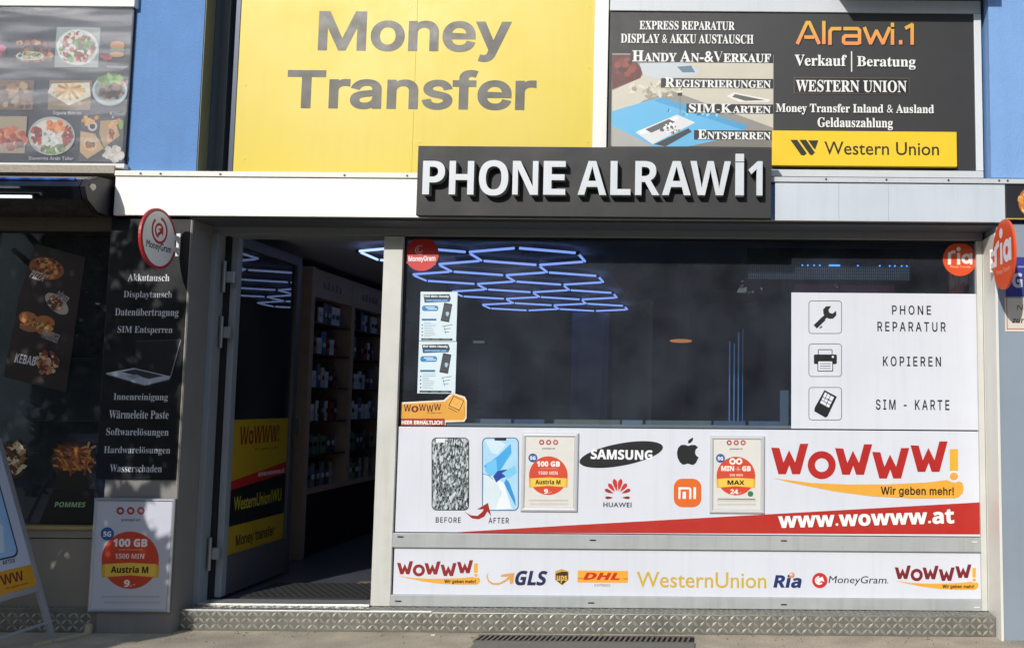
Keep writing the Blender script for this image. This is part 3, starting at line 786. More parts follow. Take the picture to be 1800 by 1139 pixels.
mx = n.new('ShaderNodeMix'); mx.data_type = 'RGBA'; L.new(r2.outputs[0], mx.inputs[0]); L.new(cr.outputs[0], mx.inputs[6]); mx.inputs[7].default_value = (.7, .75, .76, 1)
L.new(mx.outputs[2], n['Principled BSDF'].inputs[0]); n['Principled BSDF'].inputs['Roughness'].default_value = .3
A.rrect(758.8, 768.8, 824.6, 896.8, 9, '101215'); A.rrect(760.2, 770.2, 823.2, 895.4, 8, cm)
A.rrect(766, 770.5, 783, 777.5, 2, 'e4e6e6')
A.cut('phone_picture', bb, label='cracked phone')
# repaired phone
A.rrect(847.5, 768.8, 912, 897.4, 9, '1e4a78'); A.rrect(848.9, 770.2, 910.6, 896, 8, 'a8d4ec')
A.poly(z4([(878, 470), (960, 500), (1040, 590), (1000, 800), (900, 800), (868, 770)]), 'd4e2e8')
A.poly(z4([(960, 500), (1060, 560), (1130, 790), (980, 800), (1040, 640)]), 'e6eef0')
A.poly(z4([(885, 170), (1000, 170), (1080, 210), (1000, 300), (950, 290)]), 'cfe4f0')
A.poly(z4([(880, 400), (930, 370), (1010, 310), (1120, 205), (1128, 290), (1080, 360), (1030, 440), (960, 470), (900, 460)]), '3fa4e0')
A.poly(z4([(900, 380), (990, 340), (1000, 470), (930, 500), (890, 450)]), '6cc0ec')
A.poly(z4([(960, 500), (1000, 450), (1050, 440), (1110, 435), (1070, 470), (1080, 500), (1030, 520), (990, 555)]), '1a3f9c')
A.poly(z4([(1040, 470), (1090, 440), (1160, 400), (1175, 470), (1100, 520)]), '7cc8ea')
A.poly(z4([(1080, 520), (1110, 560), (1160, 700), (1165, 770), (1100, 640), (1060, 560)]), '2f8fd0')
A.line(z4([(870, 475), (920, 490), (960, 525)]), 1, '2f5f9c')
A.poly(z4([(972, 153), (1082, 153), (1078, 176), (976, 176)]), '0c0e12')
A.cut('phone_picture', bb, label='phone with blue picture')
A.poly(z4([(700, 815), (760, 850), (820, 855), (862, 820), (878, 795), (815, 797), (915, 737), (943, 858), (910, 815), (880, 862), (830, 886), (770, 878)]), '9c1c16')
A.cut('arrow', bb); A.text('BEFORE', 766, 908.6, 810, 918.4, '26282c', 'i', bold=.012, space=1.2); A.cut('lettering', bb); A.text('AFTER', 858.9, 909.4, 894.5, 919.4, '26282c', 'i', bold=.012, space=1.2)
A.cut('lettering', bb)
# maker logos
A.ell(1092, 798.6, 74.5, 19.6, '17171c', rot=-10.5, n=48)
A.text('SAMSUNG', 1038.5, 790.2, 1147, 807.6, 'eceef0', 'ssb', bold=.02, rot=-.5)
A.cut('logo', bb, label='tilted black oval')
A.poly(z5([(1045, 145), (1050, 120), (1075, 100), (1093, 95), (1088, 120), (1068, 142)]), K2)
A.poly(z5([(1048, 168), (1020, 157), (985, 160), (960, 185), (950, 225), (955, 270), (975, 310), (1000, 332), (1020, 330), (1045, 322), (1070, 330), (1092, 335), (1115, 318), (1140, 268),
           (1118, 252), (1108, 225), (1115, 198), (1135, 180), (1112, 160), (1080, 158)]), K2)
A.cut('logo', bb, label='black bitten apple shape')
for i, (ang, l0, l1, wd) in enumerate([(-12, 34, 145, 19), (12, 34, 145, 19), (-38, 36, 128, 18), (38, 36, 128, 18), (-66, 38, 122, 16), (66, 38, 122, 16), (-90, 38, 108, 12), (90, 38, 108, 12)]):
    t = math.radians(ang); cx, cy = 428, 600 if abs(ang) < 80 else 622
    P = []
    for a_, b_ in ((l0, 0), (l0 + (l1 - l0) * .45, -wd * .8), (l0 + (l1 - l0) * .8, -wd), (l1, -wd * .35), (l1, wd * .35), (l0 + (l1 - l0) * .8, wd), (l0 + (l1 - l0) * .45, wd * .8)):
        P.append((cx + a_ * math.sin(t) + b_ * math.cos(t), cy - a_ * math.cos(t) + b_ * math.sin(t)))
    A.poly(z5(P), 'c8302c' if abs(ang) < 60 else ('a8262a' if abs(ang) < 80 else '7c1e22'))
A.text('HUAWEI', 1060.6, 882.6, 1110, 891.2, '1c1c22', 'r', bold=.016, space=1.12)
A.cut('logo', bb, label='red petals')
A.rrect(1184.4, 841, 1232.6, 891, 15, 'e0691f')
for q in ((963, 530, 981, 632), (963, 530, 1055, 548), (1058, 545, 1076, 632), (1000, 570, 1028, 632), (1095, 530, 1117, 632)):
    A.rect(*z5([(q[0], q[1])])[0], *z5([(q[2], q[3])])[0], 'eceef0')
A.poly(z5([(1040, 530), (1066, 533), (1076, 548), (1040, 548)]), 'eceef0')
A.cut('logo', bb, label='orange rounded square')
wowww(A, 1355.5, 775.5, 1693.8, 875.7); A.cut('logo', bb, label='large red letters over a yellow swoosh')
A.text('www.wowww.at', 1368.5, 899.5, 1677.5, 924.5, '7c1814', 'ssb', bold=.03, rot=2.0); A.text('www.wowww.at', 1367.8, 898.8, 1677, 923.8, 'f2f2ee', 'ssb', bold=.02, rot=2.0)
A.build('lettering', bb, label='white web address')

lb, fr, _ = panel_thing('logo_board', 'narrow white board at the foot of the shop front with a row of service logos', 'sign', .004, 691.5, 964, 1727, 1048.5, WHITE_PANEL, .007, .001)
A = Art(fr)
wowww(A, 698, 984, 843.8, 1027, red='8e1f22', small=True); A.cut('logo', lb); wowww(A, 1572.7, 991.5, 1719.8, 1036, red='7c1c24', small=True); A.cut('logo', lb)
z7 = lambda pts: [(640 + x / 3.2143, 930 + y / 3.2143) for x, y in pts]
z8 = lambda pts: [(1180 + x / 2.903, 930 + y / 2.903) for x, y in pts]
A.poly(z7([(705, 237), (697, 262), (705, 288), (730, 303), (765, 302), (800, 282), (818, 265), (770, 268), (778, 255), (850, 245), (842, 305), (825, 308), (822, 280), (795, 298), (760, 313), (725, 312), (700, 294), (691, 262)]), 'dba04c')
A.text('GLS', 906, 1002.5, 960.5, 1028.5, '1d2350', 'ssbi', bold=.02)
A.cut('logo', lb)
A.poly(z7([(1080, 236), (1118, 224), (1155, 236), (1155, 285), (1118, 316), (1080, 285)]), 'c99a3a')
A.poly(z7([(1083, 250), (1118, 238), (1152, 240), (1152, 284), (1118, 312), (1083, 284)]), '3a2210')
A.text('ups', 978.5, 1011, 997, 1024, 'e0b050', 'ssb', bold=.02)
A.cut('logo', lb)
A.rect(1015.5, 1002.5, 1103.6, 1023.3, 'eda836'); A.rect(1015.5, 1015.4, 1103.6, 1017.6, 'd8741c'); A.rect(1024, 1004.6, 1096, 1019.6, 'eda836')
A.text('DHL', 1028, 1006, 1091.8, 1018.7, 'c8281c', 'ssbi', bold=.03, skew=.35); A.text('EXPRESS', 1045, 1026, 1072.5, 1030, '8a8088', 'ssi')
A.cut('logo', lb)
A.text('WesternUnion', 1119, 1005, 1347, 1032.6, 'cfae3c', 'r', bold=.006)
A.cut('logo', lb)
A.text('Rıa'.replace('ı', 'i'), 1361.5, 1009, 1409, 1032.6, '1b2c66', 'ssbi', bold=.02); A.ell(1391.8, 1010.4, 5, 5, 'd98a58', n=16); A.ell(1390.8, 1009, 2.4, 2, 'f0d8c0', n=12)
A.cut('logo', lb)
A.ell(1441, 1019.6, 13.4, 13.4, 'c92a28'); A.ring(1440, 1019.6, 5, 7.6, 'f0f0f0', 40, 270); A.poly([(1436, 1017), (1446, 1013), (1449, 1022), (1444, 1020), (1438, 1026), (1436, 1023)], 'f0f0f0')
A.text('MoneyGram', 1457, 1012, 1558, 1028.6, '1a1a1e', 'ssi'); A.ell(1560.2, 1024, 1, 1, '1a1a1e', n=8)
A.build('logo', lb)

# ------------------------------------------------------------------ poster frames with tariff posters
def tariff_print(A, cx, cy, r, kind, paper):
    k = r / 34.0
    f = lambda x, y: (cx + (x - 963.9) * k, cy + (y - 835.7) * k)
    def T(t, x0, y0, x1, y1, m, **q): a_, b_ = f(x0, y0); c_, d_ = f(x1, y1); A.text(t, a_, b_, c_, d_, m, **q)
    for i, c in enumerate(('a03038', 'a83a3c', 'b05048')):
        a_, b_ = f(952.2 + 12.2 * i, 777.3); A.ring(a_, b_, 2.2 * k, 4.6 * k, c, n=16)
    T('yooopi.at', 953, 786.2, 975.6, 790.4, '2a2a30', st='ssb')
    a_, b_ = f(936.7, 804.6); 
    A.ell(cx, cy, r, r, 'd0472c', n=40); A.ell(a_, b_, 7.9 * k, 7.9 * k, '2f5a9a'); T('5G', 932, 801.5, 941.4, 808, 'eef0f2', st='ssb', bold=.02)
    if kind == 'm':
        T('100 GB', 943.5, 810.4, 984.3, 820, 'f4eee6', st='ssb', bold=.03); T('1500 MIN', 946, 828, 980.4, 834, 'f0ddd2', st='ssb')
        T('9.-', 956.5, 859, 969.7, 867.4, 'f4eee6', st='ssb', bold=.02); word = 'Austria M'; wb = (941, 842.7, 985.3, 851)
    else:
        a_, b_ = f(958, 810); A.ring(a_, b_, 2.6 * k, 5.8 * k, 'f4eee6', n=16); a_, b_ = f(969.5, 810); A.ring(a_, b_, 2.6 * k, 5.8 * k, 'f4eee6', n=16)
        T('MIN & GB', 938, 818, 990, 827, 'f4eee6', st='ssb', bold=.03); T('500 MIN', 953, 832, 976, 836, 'f0ddd2', st='ssb')
        T('24.-', 954, 859, 973.5, 867.4, 'f4eee6', st='ssb', bold=.02); word = 'MAX'; wb = (949, 843.2, 979, 851.2)
        a_, b_ = f(989.5, 867); A.ell(a_, b_, 5 * k, 5 * k, '2e7a54', n=14)
        a_, b_ = f(932, 875.4); c_, d_ = f(998, 876.8); A.rect(a_, b_, c_, d_, '3a5a48')
    A.line([f(950, 823.4), f(978, 823.4)], .7 * k, 'e8a898')
    A.poly([f(929.4, 841), f(964, 838.8), f(998.4, 841), f(997.4, 856.6), f(964, 853.6), f(930.4, 856.6)], 'dcae3c')
    A.poly([f(933.4, 840.4), f(964, 838.8), f(994.4, 840.4), f(994, 855), f(964, 853.4), f(934, 855)], 'efc64e')
    T(word, *wb, '14130c', st='ssb', bold=.02)
    for y, q in ((878.6, .6), (880.4, .3), (885, .5), (887, .3)):
        a_ = 930.0 + (2 if y > 880 else 0); R = random.Random(int(y * 10))
        while a_ < 998:
            w_ = R.uniform(2, 6); A.line([f(a_, y), f(min(a_ + w_, 999), y)], q * k, '8c8c8c'); a_ += w_ + .9
def snap_frame(label, Y, x0, y0, x1, y1, mg, disc, kind, paper, metal, cat='poster frame'):
    fr = wall(Y); a, b, c, d = fr.box(x0, y0, x1, y1)
    t = thing('poster_frame', ((a + c) / 2, Y + .012, b), label, cat, 'clip frames with round red tariff posters')
    m = fr.box(x0 + mg, y0 + mg, x1 - mg, y1 - mg); back = Y + .014
    bx('backing', t, (a + .003, Y + .006, b + .003), (c - .003, back, d - .003), GASKET)
    q = MB()
    bw = m[0] - a
    for pts in ([(a, b), (c, b), (c - bw, b + bw), (a + bw, b + bw)], [(c, b), (c, d), (c - bw, d - bw), (c - bw, b + bw)], [(c, d), (a, d), (a + bw, d - bw), (c - bw, d - bw)], [(a, d), (a, b), (a + bw, b + bw), (a + bw, d - bw)]):
        f_ = MB(); o_ = pts
        # half-round clip profile
        E0, E1, I1, I0 = [Vector((p[0], 0, p[1])) for p in o_]
        prof = [(0, .014), (0, .006), (.25, .001), (.6, .0), (.9, .004), (1, .0075), (1, .012)]
        vs = []
        for k_, dep in prof: vs += [E0.lerp(I0, k_) + Vector((0, Y + dep, 0)), E1.lerp(I1, k_) + Vector((0, Y + dep, 0))]
        f_.add(vs, [(2 * i, 2 * i + 1, 2 * i + 3, 2 * i + 2) for i in range(len(prof) - 1)], metal)
        f_.build('clip_profile', t)
    fp = wall(Y + .0055)
    bx('poster_sheet', t, (a + bw, Y + .0055, b + bw), (c - bw, Y + .006, d - bw), paper)
    A = Art(fp, .0004, .00005); tariff_print(A, *disc, kind, paper); A.build('print', t)
    return t
CLIP = mat('dcdee0', .3, .35)
PAPER = mat('dcd9d2', .4, var=.05, scale=14)
snap_frame('silver clip frame beside the repaired phone picture, tariff poster with 100 GB', -.012, 916, 761, 1015.6, 899.4, 7, (963.9, 835.7, 34), 'm', PAPER, CLIP)
snap_frame('silver clip frame right of the apple shape, tariff poster with a MAX ribbon', -.012, 1247.6, 766, 1344, 902.4, 6.5, (1293.6, 836.4, 34), 'x', PAPER, CLIP)
snap_frame('big silver clip frame low on the grey pier left of the door', -.275, 158.6, 875.5, 302, 1076, 5.5, (229, 984, 50.4), 'm', mat('c6c8d4', .4, var=.03), mat('b9bcc2', .3, .6))

# ------------------------------------------------------------------ things on the window glass
def disc_thing(name, label, fr, cx, cy, r, m, th=.0015, cat='sticker', part='disc', rim=None, n=40):
    s_, t_ = fr.st(cx, cy); s1_, _ = fr.st(cx, cy - r); R_ = abs(fr.st(cx, cy - r)[1] - fr.st(cx, cy + r)[1]) / 2
    c = fr.P(s_, t_); t = thing(name, tuple(c - Vector((0, 0, R_))), label, cat)
    pts = [fr.P(s_ + R_ * math.cos(2 * math.pi * i / n), t_ + R_ * math.sin(2 * math.pi * i / n), -th) for i in range(n)]
    MB().prism(pts, fr.n * th, m).build(part, t)
    return t, s_, t_, R_
gfr = wall(.0225)
t, *_ = disc_thing('round_sticker', 'round red sticker in the top left corner of the big window', gfr, 741.5, 447, 29.5, mat('c8302e', .4))
A = Art(gfr, .0004, .00005); A.ring(738, 440, 3.4, 4.6, 'e8d8d8', 0, 250, 14); A.ring(738, 440, 7.0, 8.2, 'e8d8d8', 60, 300, 14); A.text('MoneyGram', 718, 450, 765.5, 461.5, 'f0e4e4', 'i', bold=.03, rot=1.5); A.build('print', t)
t, *_ = disc_thing('round_sticker', 'round orange sticker with white lowercase letters in the top right corner of the window', gfr, 1687, 456, 29.3, mat('e0501e', .4))
A = Art(gfr, .0004, .00005)
def ria(A, cx, cy, k, kx=1.):
    f = lambda pts: [(cx + x * k * kx, cy + y * k) for x, y in pts]
    Wc = 'f2eeea'
    A.line(f([(-18, 9), (-18, -10)]), 5.5 * k, Wc); A.line(f([(-18, -8), (-13, -12), (-9, -12)]), 5 * k, Wc)
    A.line(f([(-2, 9), (-2, -9)]), 5.5 * k, Wc); x, y = f([(-2, -17)])[0]; A.ell(x, y, 4 * k * kx, 4 * k, Wc, n=14)
    x, y = f([(12, 0)])[0]; A.ring(x, y, 3.6 * k * kx, 9 * k * kx, Wc, n=20, ry=1 / kx); A.line(f([(20, 9), (20, -9)]), 4.5 * k, Wc)
    A.text('Money Transfer', *f([(-17, 12)])[0], *f([(20, 17)])[0], 'f6c8a8', 'ss')
ria(A, 1687, 455, 1.0); A.build('print', t)

def flyer(label, x0, y0, x1, y1, flip=0):
    t, fr, _ = panel_thing('flyer', label, 'flyer', .0225, x0, y0, x1, y1, mat('d3e4ea', .5, var=.04), .0018, 0, group='price flyers on the left of the window', part='sheet')
    A = Art(fr, .0004, .00005); X = lambda u: x0 + (x1 - x0) * u; Y_ = lambda v: y0 + (y1 - y0) * v
    A.poly([(X(.1), Y_(.06)), (X(.8), Y_(.05)), (X(.84), Y_(.14)), (X(.8), Y_(.2)), (X(.13), Y_(.22))], '14202c')
    A.text('Hol dein Handy', X(.13), Y_(.07), X(.79), Y_(.125), 'eef2f4', 'ssb', bold=.02)
    A.rect(X(.14), Y_(.145), X(.8), Y_(.205), '1c5c96'); [A.line([(X(u0), Y_(.176)), (X(u1), Y_(.174))], 1.6, '8cc4e4') for u0, u1 in ((.18, .32), (.35, .58), (.61, .74))]
    A.rrect(X(.06), Y_(.28), X(.5), Y_(.39), 4, '2f80b8'); [A.line([(X(u0), Y_(v0)), (X(u1), Y_(v0))], 1.7, 'd8ecf4') for u0, u1, v0 in ((.16, .4, .315), (.22, .46, .35))]
    A.poly([(X(.66), Y_(.22)), (X(.88), Y_(.25)), (X(.79), Y_(.62)), (X(.56), Y_(.59))], '23262c'); A.poly([(X(.67), Y_(.25)), (X(.86), Y_(.275)), (X(.78), Y_(.59)), (X(.58), Y_(.565))], '3c434c')
    A.poly([(X(.7), Y_(.42)), (X(.75), Y_(.4)), (X(.8), Y_(.43)), (X(.76), Y_(.5)), (X(.71), Y_(.48))], '9cc0cc')
    A.rrect(X(.05), Y_(.545), X(.45), Y_(.585), 1.4, '2f6f9c')
    R = random.Random(flip)
    for k in range(9): A.line([(X(.12), Y_(.63 + .034 * k)), (X(.12 + R.uniform(.15, .35)), Y_(.63 + .034 * k))], .7, '8aa0a8')
    for k in range(4): A.rect(X(.05), Y_(.66 + .07 * k), X(.08), Y_(.685 + .07 * k), '2a4a64')
    A.line([(X(.62), Y_(.7)), (X(.88), Y_(.67))], .9, '4c5c64'); A.line([(X(.66), Y_(.76)), (X(.84), Y_(.74))], .9, '4c5c64'); A.line([(X(.68), Y_(.82)), (X(.8), Y_(.81))], .9, '4c5c64'); A.line([(X(.65), Y_(.7)), (X(.7), Y_(.85))], .8, '4c5c64')
    A.rect(X(.04), Y_(.945), X(.88), Y_(.985), '14181c')
    for u in (.08, .34, .62): A.line([(X(u), Y_(.965)), (X(u + .18), Y_(.965))], .8, '9ab0b8')
    A.build('print', t)
flyer('upper pale blue flyer with a small phone picture on the left of the window', 738, 513, 803, 599.5, 1)
flyer('lower pale blue flyer directly above the orange sticker', 735, 600.5, 801.5, 691.5, 2)

# orange sticker with card
fr = gfr; pts = [(704, 707), (780, 703), (790, 694), (797, 691), (817, 697), (820.5, 704), (820, 735), (816, 741), (784, 742), (783, 747.5), (702, 748.5), (703, 735)]
q = [fr.st(*p) for p in pts]
t = thing('window_sticker', tuple(fr.P(q[-2][0], q[-2][1])), 'orange cut out sticker with a card drawing in the lower left window corner', 'sticker')
MB().prism([fr.P(a, b, -.0015) for a, b in q][::-1], fr.n * .0015, mat('e9dccb', .45)).build('backing', t)
A = Art(fr, .0003, .00005)
A.poly([(706, 710), (782, 705.5), (796, 693), (815, 699.5), (818.5, 706), (818, 734), (814, 738.5), (706, 738)], 'e2a13c')
A.poly([(788, 703), (797, 692.6), (815, 701), (818, 706), (812, 722), (786, 716)], 'e8ac48')
A.poly([(797, 695), (816, 704), (808, 722), (788, 713)], '6a3a20'); A.poly([(798, 697), (814.4, 704.6), (807.4, 720), (790, 712.4)], 'ecb04e')
A.line([(797, 703), (803, 700), (808, 705), (804, 711), (798, 708), (797, 703)], .7, 'c88c30')
A.line([(788, 716.5), (803, 724)], 1.1, '3a2410'); A.line([(817, 715), (817, 730)], .7, 'a87830')
for i, ch in enumerate('WoWWW'):
    A.text(ch, 710 + i * 13.2, 711 - .35 * i + (2.5 if ch == 'o' else 0) + (1.5 if i == 3 else 0), 722.4 + i * 13.2, 723 - .5 * i + (2 if i in (1, 3) else 0), '5a1a14', 'ssb')
A.text('Wir geben mehr!', 750, 724, 777, 728, '5a3a14', 'ss')
A.rrect(703.5, 735.5, 782, 747.6, 2, '9c2a20'); A.text('HIER ERHÄLTLICH!', 706, 737.6, 779.5, 745.8, 'f6eee6', 'ssb', bold=.03)
A.build('print', t)

# ================================================================== hanging disc signs
def flag_sign(label, X, cy, cz, r, face_dir, cream, prt, wall_y, bracket_z, body):
    u = (0, -face_dir * -1, 0)
    t = thing('hanging_sign', (X, cy, cz - r), label, 'sign', None)
    n = 48; MB().prism([(X - .007, cy + r * math.cos(2 * math.pi * i / n), cz + r * math.sin(2 * math.pi * i / n)) for i in range(n)], (.014, 0, 0), body).build('disc', t)
    MB().box((X - .012, wall_y, cz - .07), (X + .012, wall_y - .012, cz + .07), cream).box((X - .008, wall_y - .012, cz + .02), (X + .008, cy + r * .8, cz + .05), cream).box((X - .008, wall_y - .012, cz - .05), (X + .008, cy + r * .8, cz - .02), cream).build('bracket', t)
    return t
WB = mat('d9d9d6', .4)
msX, msY = -3.24, -.47
fm = Fr((msX + .0075, 0, 0), (0, 1, 0), (0, 0, 1)); s_, mz = fm.st(266, 416)
ms = flag_sign('round white sign with a red rim and spiral arrow sticking out beside the door', msX, msY, mz, .178, 1, WB, None, -.25, 0, mat('b02a2c', .4))
A = Art(fm, .0008, .0002)
cc = (msY, mz)
def lc(x, y, s=1.): return (cc[0] + x * .178, cc[1] + y * .178)
def rpoly(pts, m): A.poly([lc(*p) for p in pts], m, True)
def rring(x, y, r0, r1, a0, a1, m, n=30):
    A.z += A.step
    for i in range(n):
        p = [math.radians(a0 + (a1 - a0) * (i + j) / n) for j in (0, 1)]
        A.mb.face([fm.P(*lc(x + r * math.cos(a), y + r * math.sin(a)), A.z) for r, a in ((r0, p[0]), (r1, p[0]), (r1, p[1]), (r0, p[1]))], A._m(m))
rpoly([(.9 * math.cos(i * math.pi / 24), .9 * math.sin(i * math.pi / 24)) for i in range(48)], 'efedec')
rring(-.0, .28, .36, .45, -230, 85, 'b5242a'); rring(-.02, .27, .17, .25, -330, -95, 'b5242a')
rpoly([(-.1, .3), (.2, .42), (.2, .12), (.1, .2), (-.05, .08), (-.12, .16), (.04, .27)], 'b5242a')
vs, fs = glyphs('MoneyGram', 'r', .02); X0, X1 = min(v.x for v in vs), max(v.x for v in vs); A.z += A.step
A.mb.add([fm.P(*lc(-.68 + 1.4 * (v.x - X0) / (X1 - X0), -.36 + v.y * .33), A.z) for v in vs], fs, ink('1c1c20'))
A.build('print', ms)

rsX, rsY = 1.70, -.50
fm = Fr((rsX - .0075, 0, 0), (0, -1, 0), (0, 0, 1)); s_, rz = fm.st(1770, 444)
rg = flag_sign('round orange sign with big white lowercase letters sticking out at the right pier', rsX, rsY, rz, .203, -1, mat('e8e4dc', .4), None, -.25, 0, mat('e4521f', .4, var=.03))
A = Art(fm, .0008, .0002)
def lc(x, y): return (-rsY + x * .203, rz + y * .203)
def rl(pts, w_, m):
    for (x0, y0), (x1, y1) in zip(pts, pts[1:]):
        d_ = math.hypot(x1 - x0, y1 - y0); nx, ny = -(y1 - y0) / d_ * w_ / 2, (x1 - x0) / d_ * w_ / 2; rpoly([(x0 + nx, y0 + ny), (x1 + nx, y1 + ny), (x1 - nx, y1 - ny), (x0 - nx, y0 - ny)], m)
Wc = 'e9e6ee'
rl([(-.68, -.26), (-.68, .34)], .2, Wc); rl([(-.66, .26), (-.5, .36), (-.34, .38)], .19, Wc); rl([(-.14, -.26), (-.14, .36)], .2, Wc)
rpoly([(-.14 + .15 * math.cos(i * math.pi / 10), .64 + .15 * math.sin(i * math.pi / 10)) for i in range(20)], Wc)
rring(.36, .06, .13, .33, 0, 360, Wc); rl([(.66, -.26), (.66, .38)], .19, Wc)
vs, fs = glyphs('Money Transfer', 'r', .01); X0, X1 = min(v.x for v in vs), max(v.x for v in vs); A.z += A.step
A.mb.add([fm.P(*lc(-.62 + 1.3 * (v.x - X0) / (X1 - X0), -.52 + v.y * .2), A.z) for v in vs], fs, ink('f0b090'))
A.build('print', rg)

# ================================================================== black panel on the pier
vY = -.258
vp = thing('service_list_panel', (-3.4, -.25, 1.0), 'tall black panel on the left pier listing services around a laptop picture', 'sign')
fr = wall(vY)
q = [fr.st(*p) for p in ((206, 374), (331, 376), (311, 846), (172, 842))]
xa, xb = X_at(182, vY, 610), X_at(322, vY, 610)
za, zb = fr.st(240, 843)[1], fr.st(240, 374)[1]
bx('panel', vp, (xa, vY, za), (xb, -.2501, zb), mat('17181d', .32, var=.1, scale=8), .0015)
bx('frame_strip', vp, (xb + .001, vY + .004, 0.12), (pil_r - .004, -.2501, zb), mat('8f8a80', .5, var=.1, streak=.2))
A = Art(fr); W2 = 'd0d2d6'
for txt, x0, y0, x1, y1 in (('Akkutausch', 225, 481.6, 298, 494.3), ('Displaytausch', 217.5, 511.7, 302.6, 526.4), ('Datenübertragung', 202.3, 542.3, 314, 558.8), ('SIM Entsperren', 207, 573.3, 303.5, 588.4),
                            ('Innenreinigung', 199.8, 691.4, 295.3, 706.4), ('Wärmeleite Paste', 192, 721, 296.6, 735.7), ('Softwarelösungen', 187, 752.4, 296.6, 768.7), ('Hardwarelösungen', 183, 784.6, 299.5, 800), ('Wasserschaden', 193.5, 816.4, 284.8, 829.6)):
    A.text(txt, x0, y0, x1, y1, W2, 'sb', bold=-.004)
A.poly([(240, 600), (318, 597), (300, 662), (236, 647)], '101216'); A.line([(318, 597), (300, 662)], 1.6, '7c828c'); A.line([(240, 600), (318, 597)], .8, '4a4e56')
A.poly([(186.5, 655.5), (235.5, 646.7), (300, 661.5), (298, 666), (254.5, 677), (190, 659)], 'a4acb8'); A.poly([(214, 653.5), (238, 649), (288, 660.5), (262, 666)], '2a2e36'); A.poly([(222, 661), (240, 658), (250, 662), (234, 666)], '868e9a')
A.line([(186.5, 657.5), (254.5, 677.5), (298, 667)], 1.4, '6c7480')
A.build('print', vp)

# ================================================================== snack shop on the left
sn = thing('snack_shop_facade', (-4.8, 0, 0), 'dark snack shop window with food stickers, left of the grey pier', 'shop front')
SY = -.15
sx0 = -6.3
zw0, zw1 = Z_at(110, 922, SY), Z_at(110, 407, SY)
bx('glass_pane', sn, (sx0, SY, zw0), (PL - .001, SY + .008, zw1), GLASS_D)
bx('lintel', sn, (sx0, -.22, zw1), (PL + .05, .0, Z_at(110, 372, SY)), mat('6c6258', .6, var=.12, streak=.2), .003)
bx('parapet', sn, (sx0, -.2, .1), (PL - .002, 0, zw0 - .02), mat('8d8478', .6, var=.1, scale=6, streak=.2), .003)
bx('sill', sn, (sx0, -.215, zw0 - .02), (PL - .002, 0, zw0), mat('a8925a', .5, var=.1), .002)
bx('joint_line', sn, (sx0, -.2025, zw0 - .075), (PL - .002, -.2, zw0 - .07), GASKET)
bx('mullion', sn, (PL - .05, SY - .01, zw0), (PL - .0015, SY + .03, zw1), mat('20242a', .4), .002)
bx('mullion', sn, (-4.85, SY - .01, zw0), (-4.8, SY + .03, zw1), mat('20242a', .4), .002)
struct('snack_room_floor', (sx0, .0, -.1), (INT_W - .11, 3.0, .02), mat('26282c', .5))
struct('snack_room_wall', (sx0, 3.0, .0), (INT_W - .11, 3.1, 3.0), mat('2c3038', .8))
struct('snack_room_wall', (sx0 - .1, .02, .0), (sx0, 3.1, 3.0), mat('2c3038', .8))
struct('snack_room_ceiling', (sx0, .02, 2.6), (INT_W - .11, 3.1, 2.7), mat('2a2a2e', .8))
bx('street_reflection_panel', sn, (X_at(0, .25, 500) - 1, .22, Z_at(60, 740, .25)), (X_at(182, .25, 700), .25, Z_at(60, 628, .25)), mat('8a9aa8', .7, var=.4, scale=9))  # mottled blue-grey panel painted in for the street mirrored in this glass
bx('counter', sn, (sx0, .5, .02), (INT_W - .15, 1.1, 1.0), mat('2b3036', .4))
tread('plinth_plate', sn, sx0, PL - .003, -.24, .0, .14, -.2, PLATE, BUMPM)
# food stickers
fr = wall(SY - .002)
def food_sticker(label, pts, m):
    q = [fr.st(*p) for p in pts]; zmin = min(b for a, b in q)
    t = thing('food_sticker', tuple(fr.P(sum(a for a, b in q) / len(q), zmin)), label, 'sticker')
    ar = sum(q[i][0] * q[(i + 1) % len(q)][1] - q[(i + 1) % len(q)][0] * q[i][1] for i in range(len(q)))
    if ar < 0: q = q[::-1]
    MB().prism([fr.P(a, b, -.0012) for a, b in q], fr.n * .0012, m).build('backing', t)
    return t
BR = mat('2a1c1c', .4, var=.2, scale=6)
t = food_sticker('slanted dark brown window sticker with four dishes from pizza down to kebab', [(62, 428), (150, 452), (140, 520), (116, 690), (6, 662), (34, 520)], BR)
A = Art(fr, .0003, .00005)
PZ = ['b5522c', 'c87a3c', '8c3020', 'd8a860', '7a2a18', '50301c']
A.ell(82, 472, 31, 19, '9a5a30', rot=14); bits(A, 60, PZ, 82, 471, 26, 15, 4, 21)
A.text('PIZZA', 54, 478, 80, 492, 'c4bcb8', 'ssb', bold=.01, rot=-18, skew=.2)
A.cut('food_picture', t); A.ell(100, 534, 25, 13, 'b4aca0', rot=42); bits(A, 40, ['a8603c', 'c88c6c', '6c2c1c', 'd8c8a8', '4a5a2c'], 99, 533, 13, 12, 4, 22)
A.text('DÖNER', 99, 514, 123, 530, 'aca4a4', 'ssb', rot=-33)
A.cut('food_picture', t)
for i, (x, y) in enumerate(((50, 565), (80, 572))): A.ell(x, y - 6, 17, 11, 'b4703c', rot=14); bits(A, 26, ['7a3a20', 'c8843c', '4c5a24', 'a8482c', 'd0a050'], x, y + 3, 15, 9, 3.6, 30 + i); A.ell(x, y + 12, 16, 6, 'a4683c', rot=12)
A.text('HAMBURGER', 74, 583, 105, 599, 'a49c9c', 'ssb', rot=-20)
A.cut('food_picture', t)
bits(A, 70, ['a86a48', 'c89470', '5a2c1c', 'd4b490', '7c3c28'], 83, 637, 19, 20, 4.5, 41)
A.text('KEBAB', 27, 624, 64, 640, 'd0cccc', 'ssb', bold=.01, rot=-10)
A.build('print', t)
